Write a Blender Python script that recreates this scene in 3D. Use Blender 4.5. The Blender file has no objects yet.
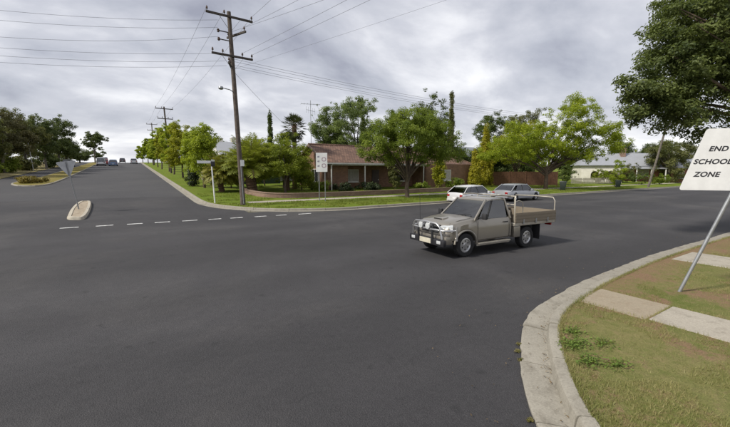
import bpy, bmesh, math, random
import numpy as np
from mathutils import Vector, Matrix

# world axes: X runs along the cross street, Y runs up the side street, Z is up, metres
scene = bpy.context.scene
COL = scene.collection
R = math.radians

# ------------------------------------------------------------------ camera
cam = bpy.data.cameras.new('camera'); camo = bpy.data.objects.new('camera', cam); COL.objects.link(camo)
cam.sensor_width = 36; cam.lens = 18.0; cam.clip_start = .05; cam.clip_end = 6000
camo.location = (0, 0, 2.5); camo.rotation_euler = (R(90 - 6.5), 0, R(-33))
scene.camera = camo

# ------------------------------------------------------------------ sky
SUN_AZ = (-1.0, .12); SUN_EL = R(44)
w = bpy.data.worlds.new('World'); scene.world = w; w.use_nodes = True
nt = w.node_tree; nt.nodes.clear()
def N(t, kind, **kw):
    n = t.nodes.new(kind)
    for k, v in kw.items():
        if k.startswith('i_'):
            key = k[2:]; key = int(key) if key.isdigit() else key.replace('_', ' ')
            n.inputs[key].default_value = v
        else: setattr(n, k, v)
    return n
def L(t, a, b): t.links.new(a, b)
def MATH(t, op, a, b=None, clamp=False):
    n = t.nodes.new('ShaderNodeMath'); n.operation = op; n.use_clamp = clamp
    for i, v in enumerate((a, b)):
        if v is None: continue
        if isinstance(v, (int, float)): n.inputs[i].default_value = v
        else: t.links.new(v, n.inputs[i])
    return n.outputs[0]
def RAMP(t, fac, stops):
    n = t.nodes.new('ShaderNodeValToRGB'); cr = n.color_ramp
    while len(cr.elements) > 1: cr.elements.remove(cr.elements[-1])
    cr.elements[0].position = stops[0][0]; cr.elements[0].color = (*stops[0][1], 1)
    for p, c in stops[1:]:
        e = cr.elements.new(p); e.color = (*c, 1)
    t.links.new(fac, n.inputs[0]); return n.outputs[0]
def MIX(t, fac, a, b, blend='MIX'):
    n = t.nodes.new('ShaderNodeMix'); n.data_type = 'RGBA'; n.blend_type = blend
    for s, v in ((n.inputs[0], fac), (n.inputs[6], a), (n.inputs[7], b)):
        if isinstance(v, (int, float)): s.default_value = v
        elif isinstance(v, tuple): s.default_value = (*v, 1)
        else: t.links.new(v, s)
    return n.outputs[2]
sky = N(nt, 'ShaderNodeTexSky', sky_type='NISHITA', sun_disc=False, sun_elevation=SUN_EL,
        sun_rotation=math.atan2(SUN_AZ[0], SUN_AZ[1]), altitude=400, air_density=1.2, dust_density=2.5)
bg_sky = N(nt, 'ShaderNodeBackground', i_Strength=.1); L(nt, sky.outputs[0], bg_sky.inputs[0])
tc = N(nt, 'ShaderNodeTexCoord'); sep = N(nt, 'ShaderNodeSeparateXYZ'); L(nt, tc.outputs['Generated'], sep.inputs[0])
zc = MATH(nt, 'ADD', MATH(nt, 'MAXIMUM', sep.outputs[2], 0.0), .30)
cu = MATH(nt, 'DIVIDE', sep.outputs[0], zc); cv = MATH(nt, 'DIVIDE', sep.outputs[1], zc)
cmb = N(nt, 'ShaderNodeCombineXYZ'); L(nt, cu, cmb.inputs[0]); L(nt, cv, cmb.inputs[1])
mp = N(nt, 'ShaderNodeMapping'); mp.inputs['Rotation'].default_value = (0, 0, R(-40)); mp.inputs['Scale'].default_value = (1.25, 1.7, 1)
mp.inputs['Location'].default_value = (3.1, 1.4, 0)
L(nt, cmb.outputs[0], mp.inputs[0])
n1 = N(nt, 'ShaderNodeTexNoise', i_Scale=1.25, i_Detail=9.0, i_Roughness=.55, i_Distortion=.25); L(nt, mp.outputs[0], n1.inputs[0])
n2 = N(nt, 'ShaderNodeTexNoise', i_Scale=.55, i_Detail=3.0, i_Roughness=.5); L(nt, mp.outputs[0], n2.inputs[0])
cl = MATH(nt, 'ADD', MATH(nt, 'MULTIPLY', n1.outputs[0], .72), MATH(nt, 'MULTIPLY', n2.outputs[0], .28))
low = MATH(nt, 'MULTIPLY', MATH(nt, 'POWER', MATH(nt, 'SUBTRACT', 1.0, MATH(nt, 'MAXIMUM', sep.outputs[2], 0.0)), 5.0), .13)
cl = MATH(nt, 'ADD', cl, low)
ccol = RAMP(nt, cl, [(.37, (.275, .285, .345)), (.46, (.40, .415, .47)), (.54, (.50, .51, .56)), (.62, (.67, .675, .71)), (.70, (.84, .84, .845))])
bg_cl = N(nt, 'ShaderNodeBackground', i_Strength=1.0); L(nt, ccol, bg_cl.inputs[0])
mxs = N(nt, 'ShaderNodeMixShader', i_0=.93); L(nt, bg_sky.outputs[0], mxs.inputs[1]); L(nt, bg_cl.outputs[0], mxs.inputs[2])
wo = N(nt, 'ShaderNodeOutputWorld'); L(nt, mxs.outputs[0], wo.inputs[0])

# ------------------------------------------------------------------ sun behind thin cloud
sl = bpy.data.lights.new('sun', 'SUN'); sl.energy = 3.2; sl.angle = R(7); sl.color = (1, .95, .86)
so = bpy.data.objects.new('sun', sl); COL.objects.link(so); so.location = (-20, 0, 40)
sd = Vector((SUN_AZ[0], SUN_AZ[1], 0)).normalized() * math.cos(SUN_EL) + Vector((0, 0, math.sin(SUN_EL)))
so.rotation_euler = (-sd).to_track_quat('-Z', 'Y').to_euler()

vs = scene.view_settings; vs.view_transform = 'Standard'; vs.look = 'None'; vs.exposure = 0.43; vs.gamma = 1; vs.use_curve_mapping = False
scene.render.engine = 'CYCLES'

# ================================================================== helpers
rng = random.Random(7)
def tag(o, label=None, cat=None, group=None, kind=None):
    if label: o['label'] = label
    if cat: o['category'] = cat
    if group: o['group'] = group
    if kind: o['kind'] = kind
    return o
def empty(name, loc, rz=0.0, label=None, cat=None, group=None):
    o = bpy.data.objects.new(name, None); COL.objects.link(o); o.location = loc; o.rotation_euler = (0, 0, rz); o.empty_display_size = .2
    return tag(o, label, cat, group)
def link(name, me, mat, parent=None):
    if mat and not me.materials: me.materials.append(mat)
    o = bpy.data.objects.new(name, me); COL.objects.link(o)
    if parent: o.parent = parent
    return o
def copy_tree(o, parent=None):
    c = o.copy(); COL.objects.link(c); c.parent = parent
    for ch in o.children: copy_tree(ch, c)
    return c
class MB:
    def __init__(s): s.v = []; s.f = []
    def add(s, vs, fs):
        b = len(s.v); s.v += [tuple(p) for p in vs]; s.f += [tuple(b + i for i in f) for f in fs]; return s
    def box(s, x0, x1, y0, y1, z0, z1):
        return s.add([(x0,y0,z0),(x1,y0,z0),(x1,y1,z0),(x0,y1,z0),(x0,y0,z1),(x1,y0,z1),(x1,y1,z1),(x0,y1,z1)],
                     [(3,2,1,0),(4,5,6,7),(0,1,5,4),(1,2,6,5),(2,3,7,6),(3,0,4,7)])
    def beam(s, a, b, wd, ht, up=(0,0,1)):
        a = Vector(a); b = Vector(b); d = (b - a).normalized(); u = Vector(up)
        x = d.cross(u)
        if x.length < 1e-4: x = d.cross(Vector((1,0,0)))
        x.normalize(); z = x.cross(d)
        vs = [p + x*sx*wd/2 + z*sz*ht/2 for p in (a, b) for sx, sz in ((-1,-1),(1,-1),(1,1),(-1,1))]
        return s.add(vs, [(0,1,2,3),(7,6,5,4),(4,5,1,0),(5,6,2,1),(6,7,3,2),(7,4,0,3)])
    def tube(s, pts, rad, n=8, cap=True):
        pts = [Vector(p) for p in pts]; m = len(pts)
        if isinstance(rad, (int, float)): rad = [rad]*m
        vs = []; ref = None
        for i, p in enumerate(pts):
            d = (pts[min(i+1, m-1)] - pts[max(i-1, 0)]).normalized()
            if ref is None:
                ref = d.cross(Vector((0,0,1)))
                if ref.length < .1: ref = d.cross(Vector((1,0,0)))
            x = (ref - d*ref.dot(d)).normalized(); ref = x; y = d.cross(x)
            vs += [p + (x*math.cos(2*math.pi*k/n) + y*math.sin(2*math.pi*k/n))*rad[i] for k in range(n)]
        fs = [(i*n+k, i*n+(k+1)%n, (i+1)*n+(k+1)%n, (i+1)*n+k) for i in range(m-1) for k in range(n)]
        if cap: fs += [tuple(range(n-1, -1, -1)), tuple((m-1)*n+k for k in range(n))]
        return s.add(vs, fs)
    def prism(s, poly, axis, a, b):
        n = len(poly)
        def P(p, c): return {'x': (c, p[0], p[1]), 'y': (p[0], c, p[1]), 'z': (p[0], p[1], c)}[axis]
        return s.add([P(p, a) for p in poly] + [P(p, b) for p in poly],
                     [tuple(range(n-1, -1, -1)), tuple(range(n, 2*n))] + [(i, (i+1) % n, n+(i+1) % n, n+i) for i in range(n)])
    def lathe(s, prof, c, axis='y', n=24):           # prof: (radius, offset along axis)
        vs = []
        for r, h in prof:
            for k in range(n):
                a = 2*math.pi*k/n; p = (r*math.cos(a), h, r*math.sin(a)) if axis == 'y' else ((h, r*math.cos(a), r*math.sin(a)) if axis == 'x' else (r*math.cos(a), r*math.sin(a), h))
                vs.append((c[0]+p[0], c[1]+p[1], c[2]+p[2]))
        m = len(prof)
        return s.add(vs, [(i*n+k, i*n+(k+1)%n, (i+1)*n+(k+1)%n, (i+1)*n+k) for i in range(m-1) for k in range(n)]
                     + [tuple(range(n)), tuple((m-1)*n+k for k in range(n-1, -1, -1))])
    def build(s, name, mat, parent=None, smooth=False, bevel=0, seg=2, loc=None):
        me = bpy.data.meshes.new(name); bm = bmesh.new()
        vs = [bm.verts.new(p) for p in s.v]
        for f in s.f:
            try: bm.faces.new([vs[i] for i in f])
            except ValueError: pass
        bmesh.ops.recalc_face_normals(bm, faces=bm.faces)
        if bevel:
            eds = [e for e in bm.edges if len(e.link_faces) == 2 and e.calc_face_angle(0) > .5]
            bmesh.ops.bevel(bm, geom=eds, offset=bevel, segments=seg, affect='EDGES', profile=.6, clamp_overlap=True)
        bm.to_mesh(me); bm.free()
        if smooth or bevel:
            me.polygons.foreach_set('use_smooth', [True]*len(me.polygons))
            try: me.set_sharp_from_angle(angle=R(38))
            except Exception: pass
        o = link(name, me, mat, parent)
        if loc: o.location = loc
        return o
TL = [-60, -30, 0, 8, 12] + [14 + 2*i for i in range(0, 60)] + [134 + 4*i for i in range(0, 45)]      # shared terrain lines
def ramp_raw(t):
    if t < 16: return 0.
    if t < 26: return .046*(t-16)**2/20
    z = .23 + .046*(t-26)
    if t < 130: return z
    if t < 190: u = t-130; return z - .00075*u*u
    z190 = .23 + .046*164 - .00075*3600
    return z190 - .044*(t-190) if t < 300 else z190 - .044*110
TLZ = [ramp_raw(t) for t in TL]
def gz(t): return float(np.interp(t, TL, TLZ))

# ------------------------------------------------------------------ materials
MATS = {}
def new_mat(name):
    m = bpy.data.materials.new(name); m.use_nodes = True; t = m.node_tree; t.nodes.clear()
    o = N(t, 'ShaderNodeOutputMaterial'); b = N(t, 'ShaderNodeBsdfPrincipled'); L(t, b.outputs[0], o.inputs[0]); MATS[name] = m
    return m, t, b
def COORD(t, kind='Object'): return N(t, 'ShaderNodeTexCoord').outputs[kind]
def NOISE(t, co, scale, detail=4.0, rough=.55, dist=0.0):
    n = N(t, 'ShaderNodeTexNoise', i_Scale=scale, i_Detail=detail, i_Roughness=rough, i_Distortion=dist); L(t, co, n.inputs[0]); return n.outputs[0]
def BUMP(t, b, h, strength=.3, dist=.02):
    n = N(t, 'ShaderNodeBump', i_Strength=strength, i_Distance=dist); L(t, h, n.inputs['Height']); L(t, n.outputs[0], b.inputs['Normal'])
def simple(name, c1, c2=None, rough=.7, scale=6.0, bump=0.0, metal=0.0, spec=.5, bscale=None, coat=0.0):
    if name in MATS: return MATS[name]
    m, t, b = new_mat(name); b.inputs['Roughness'].default_value = rough; b.inputs['Metallic'].default_value = metal
    b.inputs['Specular IOR Level'].default_value = spec; b.inputs['Coat Weight'].default_value = coat
    if c2 is None: c2 = tuple(v*.75 for v in c1)
    co = COORD(t); n = NOISE(t, co, scale, 6.0, .6)
    L(t, RAMP(t, n, [(.32, c2), (.66, c1)]), b.inputs['Base Color'])
    if bump: BUMP(t, b, NOISE(t, co, bscale or scale*5, 4.0), bump, .01)
    return m
def leafmat(name, dark, light, trans=.32, tcol=None):
    if name in MATS: return MATS[name]
    m = bpy.data.materials.new(name); m.use_nodes = True; t = m.node_tree; t.nodes.clear(); MATS[name] = m
    o = N(t, 'ShaderNodeOutputMaterial'); at = N(t, 'ShaderNodeAttribute', attribute_name='tint')
    mid = tuple((a+b)/2 for a, b in zip(dark, light))
    c = RAMP(t, at.outputs['Fac'], [(0, dark), (.5, mid), (1, light)])
    b = N(t, 'ShaderNodeBsdfPrincipled', i_Roughness=.55); b.inputs['Specular IOR Level'].default_value = .3; L(t, c, b.inputs['Base Color'])
    tr = N(t, 'ShaderNodeBsdfTranslucent')
    L(t, MIX(t, .55, c, tcol or (light[0]*1.2, light[1]*1.25, light[2]*.8)), tr.inputs[0])
    mx = N(t, 'ShaderNodeMixShader', i_0=trans); L(t, b.outputs[0], mx.inputs[1]); L(t, tr.outputs[0], mx.inputs[2]); L(t, mx.outputs[0], o.inputs[0])
    return m

def asphalt():
    m, t, b = new_mat('asphalt'); co = COORD(t)
    big = NOISE(t, co, .16, 5.0, .6, .6); mid = NOISE(t, co, 1.1, 5.0, .65); fine = NOISE(t, co, 55.0, 3.0, .75)
    mpn = N(t, 'ShaderNodeMapping'); mpn.inputs['Scale'].default_value = (.035, .75, 1); L(t, co, mpn.inputs[0])
    tracks = NOISE(t, mpn.outputs[0], 1.0, 3.0, .5)
    vor = N(t, 'ShaderNodeTexVoronoi', i_Scale=75.0); L(t, co, vor.inputs[0])
    c = RAMP(t, big, [(.3, (.030, .029, .032)), (.5, (.047, .045, .048)), (.68, (.082, .077, .075))])
    c = MIX(t, MATH(t, 'MULTIPLY', tracks, .5), c, (.070, .068, .070))
    c = MIX(t, MATH(t, 'MULTIPLY', MATH(t, 'SUBTRACT', mid, .42, True), 1.5, True), c, (.037, .036, .038))
    sx = N(t, 'ShaderNodeSeparateXYZ'); L(t, co, sx.inputs[0])
    wob = MATH(t, 'MULTIPLY', MATH(t, 'SUBTRACT', NOISE(t, co, .22, 3.0), .5), 2.2)
    yy = MATH(t, 'DIVIDE', MATH(t, 'ADD', sx.outputs[1], wob), 24.0, True)
    wear = RAMP(t, yy, [(.0, (.5,.5,.5)), (.22, (.38,.38,.38)), (.28, (.62,.62,.62)), (.33, (.42,.42,.42)), (.38, (.64,.64,.64)), (.45, (.40,.40,.40)), (.56, (.36,.36,.36)), (.62, (.60,.60,.60)), (.67, (.42,.42,.42)), (.72, (.60,.60,.60)), (.82, (.40,.40,.40)), (1, (.5,.5,.5))])
    c = MIX(t, .55, c, MIX(t, 1.0, wear, (2.0, 2.0, 2.0), 'MULTIPLY'), 'MULTIPLY')
    old = MATH(t, 'GREATER_THAN', MATH(t, 'ADD', sx.outputs[1], MATH(t, 'MULTIPLY', wob, .15)), 33.0)
    c = MIX(t, MATH(t, 'MULTIPLY', old, .45), c, (.086, .085, .088))
    spots = NOISE(t, co, 2.6, 2.0, .5); c = MIX(t, RAMP(t, spots, [(.66, (0,0,0)), (.74, (.55,.55,.55))]), c, (.024, .024, .025))
    jn = MATH(t, 'ABSOLUTE', MATH(t, 'SUBTRACT', MATH(t, 'ADD', sx.outputs[1], MATH(t, 'MULTIPLY', wob, .05)), 12.3)); c = MIX(t, MATH(t, 'MULTIPLY', MATH(t, 'LESS_THAN', jn, .035), MATH(t, 'MULTIPLY', mid, .75)), c, (.022, .022, .024))
    grit = NOISE(t, co, 9.0, 4.0, .7); c = MIX(t, .35, c, RAMP(t, grit, [(.3, (.72,.72,.72)), (.7, (1.28,1.28,1.28))]), 'MULTIPLY')
    sp = RAMP(t, vor.outputs['Distance'], [(.08, (1.6, 1.6, 1.6)), (.3, (1, 1, 1)), (.6, (.6, .6, .6))])
    c = MIX(t, .55, c, sp, 'MULTIPLY')
    c = MIX(t, MATH(t, 'MULTIPLY', MATH(t, 'SUBTRACT', fine, .55, True), 1.6, True), c, (.16, .155, .15))
    # thin sealed cracks
    cw = N(t, 'ShaderNodeTexVoronoi', feature='DISTANCE_TO_EDGE', i_Scale=.16)
    wp = N(t, 'ShaderNodeVectorMath', operation='ADD'); nz = N(t, 'ShaderNodeTexNoise', i_Scale=.7, i_Detail=5.0); L(t, co, nz.inputs[0])
    L(t, co, wp.inputs[0]); L(t, nz.outputs['Color'], wp.inputs[1]); L(t, wp.outputs[0], cw.inputs[0])
    crk = MATH(t, 'MULTIPLY', MATH(t, 'LESS_THAN', cw.outputs['Distance'], .0022), MATH(t, 'GREATER_THAN', mid, .52))
    c = MIX(t, MATH(t, 'MULTIPLY', crk, .22), c, (.02, .02, .021))
    L(t, c, b.inputs['Base Color']); b.inputs['Roughness'].default_value = .82; b.inputs['Specular IOR Level'].default_value = .35
    BUMP(t, b, MATH(t, 'ADD', MATH(t, 'MULTIPLY', vor.outputs['Distance'], -1.0), fine), .7, .008)
    return m
def grassmat(name, green, dry, dirt, dryness=.5, dirtiness=.5, edge=None):
    m, t, b = new_mat(name); co = COORD(t)
    a = NOISE(t, co, .55, 6.0, .62); f = NOISE(t, co, 7.0, 6.0, .7); g = NOISE(t, co, 60.0, 3.0, .7); d = NOISE(t, co, .9, 5.0, .6, .8)
    c = MIX(t, RAMP(t, MATH(t, 'ADD', MATH(t, 'MULTIPLY', a, .6), MATH(t, 'MULTIPLY', f, .4)), [(dryness-.12, (0,0,0)), (dryness+.12, (1,1,1))]), green, dry)
    df = RAMP(t, MATH(t, 'ADD', MATH(t, 'MULTIPLY', d, .65), MATH(t, 'MULTIPLY', f, .35)), [(dirtiness, (0,0,0)), (dirtiness+.1, (1,1,1))])
    if edge:      # trodden bare earth beside the kerb
        sp = N(t, 'ShaderNodeSeparateXYZ'); L(t, co, sp.inputs[0])
        e = MATH(t, 'ADD', sp.outputs[1], MATH(t, 'MULTIPLY', MATH(t, 'SUBTRACT', f, .5), edge[2]))
        ef = RAMP(t, MATH(t, 'DIVIDE', MATH(t, 'SUBTRACT', e, edge[0]), edge[1]-edge[0], True), [(.0, (0,0,0)), (1, (1,1,1))])
        df = MIX(t, 1.0, df, ef, 'LIGHTEN')
    c = MIX(t, df, c, dirt)
    c = MIX(t, .5, c, RAMP(t, g, [(.3, (.45,.45,.45)), (.7, (1.5,1.5,1.5))]), 'MULTIPLY')
    L(t, c, b.inputs['Base Color']); b.inputs['Roughness'].default_value = .95; b.inputs['Specular IOR Level'].default_value = .1
    BUMP(t, b, MATH(t, 'ADD', g, f), .8, .04); return m
def brickmat(name, c1, c2, mortar, sc=1.0):
    m, t, b = new_mat(name); co = COORD(t); sp = N(t, 'ShaderNodeSeparateXYZ'); L(t, co, sp.inputs[0])
    cb = N(t, 'ShaderNodeCombineXYZ'); L(t, MATH(t, 'ADD', sp.outputs[0], sp.outputs[1]), cb.inputs[0]); L(t, sp.outputs[2], cb.inputs[1])
    br = N(t, 'ShaderNodeTexBrick', i_Scale=sc); br.inputs['Color1'].default_value = (*c1, 1); br.inputs['Color2'].default_value = (*c2, 1); br.inputs['Mortar'].default_value = (*mortar, 1)
    br.inputs['Mortar Size'].default_value = .008; br.inputs['Brick Width'].default_value = .24; br.inputs['Row Height'].default_value = .086; br.inputs['Bias'].default_value = -.2
    L(t, cb.outputs[0], br.inputs[0])
    c = MIX(t, .6, br.outputs['Color'], RAMP(t, NOISE(t, co, 1.3, 5.0), [(.3, (.6,.6,.6)), (.7, (1.25,1.25,1.25))]), 'MULTIPLY')
    L(t, c, b.inputs['Base Color']); b.inputs['Roughness'].default_value = .9; BUMP(t, b, br.outputs['Fac'], -.4, .006); return m
def tilemat(name, c1, c2, axis=0):
    m, t, b = new_mat(name); co = COORD(t); sp = N(t, 'ShaderNodeSeparateXYZ'); L(t, co, sp.inputs[0])
    cb = N(t, 'ShaderNodeCombineXYZ'); L(t, sp.outputs[axis], cb.inputs[0]); L(t, MATH(t, 'MULTIPLY', sp.outputs[2], 2.2), cb.inputs[1])
    br = N(t, 'ShaderNodeTexBrick', i_Scale=1.0); br.inputs['Color1'].default_value = (*c1, 1); br.inputs['Color2'].default_value = (*c2, 1); br.inputs['Mortar'].default_value = (c2[0]*.35, c2[1]*.35, c2[2]*.35, 1)
    br.inputs['Mortar Size'].default_value = .022; br.inputs['Brick Width'].default_value = .30; br.inputs['Row Height'].default_value = .33; br.inputs['Bias'].default_value = 0; L(t, cb.outputs[0], br.inputs[0])
    c = MIX(t, .8, br.outputs['Color'], RAMP(t, NOISE(t, co, .8, 6.0, .7), [(.3, (.6,.6,.6)), (.7, (1.3,1.3,1.3))]), 'MULTIPLY')
    L(t, c, b.inputs['Base Color']); b.inputs['Roughness'].default_value = .85; BUMP(t, b, br.outputs['Fac'], -.6, .03); return m
def tinmat(name, c1, c2, axis=0):
    m, t, b = new_mat(name); co = COORD(t); sp = N(t, 'ShaderNodeSeparateXYZ'); L(t, co, sp.inputs[0])
    k = MATH(t, 'SINE', MATH(t, 'MULTIPLY', sp.outputs[axis], 40.0)); n = NOISE(t, co, .9, 6.0, .7)
    L(t, MIX(t, n, c1, c2), b.inputs['Base Color']); b.inputs['Roughness'].default_value = .5; b.inputs['Metallic'].default_value = .15; BUMP(t, b, k, .5, .02); return m
def paint(name, c, rough=.3, metal=.0, coat=.5, dirt=(.16, .13, .09), amount=.35):
    if name in MATS: return MATS[name]
    m, t, b = new_mat(name); co = COORD(t); sp = N(t, 'ShaderNodeSeparateXYZ'); L(t, co, sp.inputs[0])
    n = NOISE(t, co, 3.0, 6.0, .65)
    lowf = MATH(t, 'MULTIPLY', MATH(t, 'SUBTRACT', 1.15, MATH(t, 'MULTIPLY', sp.outputs[2], 1.3), True), 1.0, True)
    fac = MATH(t, 'MULTIPLY', MATH(t, 'ADD', MATH(t, 'MULTIPLY', n, lowf), MATH(t, 'MULTIPLY', n, .3)), amount, True)
    L(t, MIX(t, fac, c, dirt), b.inputs['Base Color']); b.inputs['Metallic'].default_value = metal; b.inputs['Coat Weight'].default_value = coat
    b.inputs['Coat Roughness'].default_value = .12; L(t, MATH(t, 'ADD', rough, MATH(t, 'MULTIPLY', fac, .5)), b.inputs['Roughness']); return m
def concrete(name, c1, c2, stain=(.16, .14, .11)):
    m, t, b = new_mat(name); co = COORD(t); n = NOISE(t, co, .9, 6.0, .65, .4); f = NOISE(t, co, 45.0, 4.0, .7); s = NOISE(t, co, 3.5, 6.0, .7)
    c = MIX(t, n, c1, c2); c = MIX(t, RAMP(t, s, [(.5, (0,0,0)), (.75, (.7,.7,.7))]), c, stain)
    c = MIX(t, .45, c, RAMP(t, f, [(.3, (.6,.6,.6)), (.7, (1.35,1.35,1.35))]), 'MULTIPLY')
    L(t, c, b.inputs['Base Color']); b.inputs['Roughness'].default_value = .92; b.inputs['Specular IOR Level'].default_value = .2; BUMP(t, b, MATH(t, 'ADD', f, s), .5, .008); return m

M_asph = asphalt()
M_conc = concrete('kerb_concrete', (.34, .315, .265), (.22, .205, .17), (.13, .115, .09))
M_conc2 = concrete('path_concrete', (.40, .365, .305), (.31, .28, .23))
M_pinkc = concrete('worn_path_concrete', (.33, .285, .215), (.27, .225, .16), (.20, .14, .09))
M_grass_near = grassmat('dry_lawn', (.125, .155, .036), (.25, .22, .095), (.26, .17, .105), .475, .49, (2.8, 3.8, 1.8))
M_grass_ne = grassmat('green_lawn', (.13, .18, .022), (.21, .20, .05), (.24, .18, .10), .6, .64)
M_grass_med = grassmat('yellow_grass', (.17, .16, .035), (.25, .20, .075), (.22, .17, .10), .46, .72)
M_dirt = grassmat('dirt_verge', (.18, .17, .06), (.30, .25, .13), (.34, .28, .19), .5, .5)
M_ground = grassmat('paddock', (.07, .09, .025), (.14, .12, .05), (.17, .12, .07), .55, .7)
M_earth = simple('island_earth', (.38, .32, .24), (.24, .19, .13), .95, 5, .5)
M_white = simple('road_paint', (.80, .80, .78), (.30, .30, .295), .8, 11)
M_pole = simple('pole_timber', (.13, .105, .085), (.065, .05, .04), .9, 4, .6)
M_arm = simple('arm_timber', (.085, .072, .062), (.05, .042, .036), .9, 6, .4)
M_steel = simple('galvanised', (.36, .37, .38), (.25, .26, .27), .45, 8, 0, .6)
M_dark = simple('dark_rubber', (.018, .018, .019), (.012, .012, .012), .85, 20)
M_black = simple('black_plastic', (.025, .025, .027), (.016, .016, .017), .55, 8)
M_chrome = simple('alloy', (.55, .55, .55), (.42, .42, .42), .3, 6, 0, .8)
M_signw = simple('sign_white', (.80, .80, .79), (.70, .70, .69), .5, 4)
M_signk = simple('sign_black', (.03, .03, .035), (.025, .025, .03), .6, 9)
M_signr = simple('sign_red', (.45, .03, .04), (.38, .025, .03), .6, 9)
M_bark = simple('bark', (.12, .088, .062), (.055, .04, .03), .95, 5, .8)
M_barkg = simple('grey_bark', (.17, .15, .125), (.08, .07, .058), .95, 5, .8)
M_barkp = simple('palm_bark', (.14, .085, .048), (.06, .036, .022), .95, 9, .9)
M_wire = simple('wire', (.16, .16, .175), (.14, .14, .15), .6, 4)
M_insul = simple('insulator', (.10, .06, .045), (.06, .04, .03), .3, 5)
M_brick = brickmat('brown_brick', (.24, .118, .066), (.15, .07, .044), (.19, .165, .135))
M_brick2 = brickmat('wall_brick', (.25, .155, .115), (.18, .105, .075), (.24, .20, .16))
M_brickr = brickmat('red_brick', (.32, .09, .05), (.24, .065, .04), (.3, .25, .2))
M_tile = tilemat('brown_tiles', (.205, .118, .082), (.12, .068, .048))
M_tin = tinmat('pale_tin', (.38, .39, .41), (.25, .26, .28))
M_tind = tinmat('grey_tin', (.30, .32, .36), (.22, .235, .265))
M_tingr = tinmat('green_tin', (.20, .30, .24), (.15, .23, .185))
M_cream = simple('cream_render', (.74, .71, .63), (.62, .59, .51), .85, 1.5, .2)
M_wwall = simple('white_boards', (.62, .61, .58), (.5, .49, .46), .8, 2, .2)
M_trim = simple('white_trim', (.70, .69, .66), (.58, .57, .54), .6, 3)
M_paling = simple('brown_paling', (.185, .092, .052), (.105, .05, .03), .9, 3.5, .5)
M_binm = simple('bin_green', (.018, .028, .022), (.013, .02, .016), .5, 5)
def glass(name, c, rough=.06):
    m, t, b = new_mat(name); co = COORD(t)
    L(t, RAMP(t, NOISE(t, co, 2.0), [(.3, tuple(v*.6 for v in c)), (.7, c)]), b.inputs['Base Color']); b.inputs['Roughness'].default_value = rough; b.inputs['Specular IOR Level'].default_value = .8; return m
M_glass = glass('car_glass', (.035, .04, .045)); M_wglass = glass('window_glass', (.03, .032, .035), .1); M_curt = simple('curtain', (.42, .40, .36), (.3, .28, .25), .8, 6)
M_lamp = simple('headlamp', (.70, .72, .72), (.5, .52, .53), .12, 9, 0, .2, .8); M_tail = simple('tail_lamp', (.35, .02, .02), (.25, .015, .015), .25, 9)

# ================================================================== setting
def sheet(name, sx, tl, mat, dz, label=None, kind='structure'):
    vs = [(s, t, gz(t) + dz) for t in tl for s in sx]; n = len(sx)
    fs = [(j*n+i, j*n+i+1, (j+1)*n+i+1, (j+1)*n+i) for j in range(len(tl)-1) for i in range(n-1)]
    me = bpy.data.meshes.new(name); me.from_pydata(vs, [], fs); o = link(name, me, mat); return tag(o, label, None, None, kind)
sheet('ground', [-2500, -600, -150, -40, 40, 150, 600, 2500], [-2500, -600, -150] + TL + [420, 900, 2500], M_ground, -.07, 'open grassy ground reaching to the horizon')
sheet('cross_street', [-150, -60, -30, -15, 0, 15, 30, 60, 120, 300], [t for t in TL if t <= 22], M_asph, 0.0, 'wide dark asphalt cross street and junction')
sheet('side_street', [-34, -14, -9, -3, 0, 6], [t for t in TL if t >= 22 and t <= 260], M_asph, 0.0, 'asphalt side street climbing to a crest')

def resample(pts, step):
    P = [Vector((p[0], p[1], 0)) for p in pts]; out = [P[0]]; acc = 0.0
    for a, b in zip(P[:-1], P[1:]):
        d = (b-a).length; pos = step - acc
        while pos <= d: out.append(a + (b-a)*(pos/d)); pos += step
        acc = d - (pos - step)
    if (out[-1]-P[-1]).length > step*.3: out.append(P[-1])
    return out
def smooth_curve(pts, n=6):
    P = [Vector((p[0], p[1], 0)) for p in pts]; P = [2*P[0]-P[1]] + P + [2*P[-1]-P[-2]]; out = []
    for i in range(1, len(P)-2):
        a, b, c, d = P[i-1:i+3]
        for k in range(n):
            u = k/n; out.append(.5*((2*b) + (c-a)*u + (2*a-5*b+4*c-d)*u*u + (3*b-a-3*c+d)*u**3))
    out.append(P[-2]); return out
def offset(P, d):
    out = []
    for i, p in enumerate(P):
        t = (P[min(i+1, len(P)-1)] - P[max(i-1, 0)]).normalized(); out.append(p + Vector((t.y, -t.x, 0))*d)
    return out
KPROF = [(0, -.12), (0, .024), (.03, .034), (.30, .016), (.352, .020), (.364, .11), (.375, .14), (.40, .152), (.51, .152), (.53, .135), (.53, -.12)]
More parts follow.
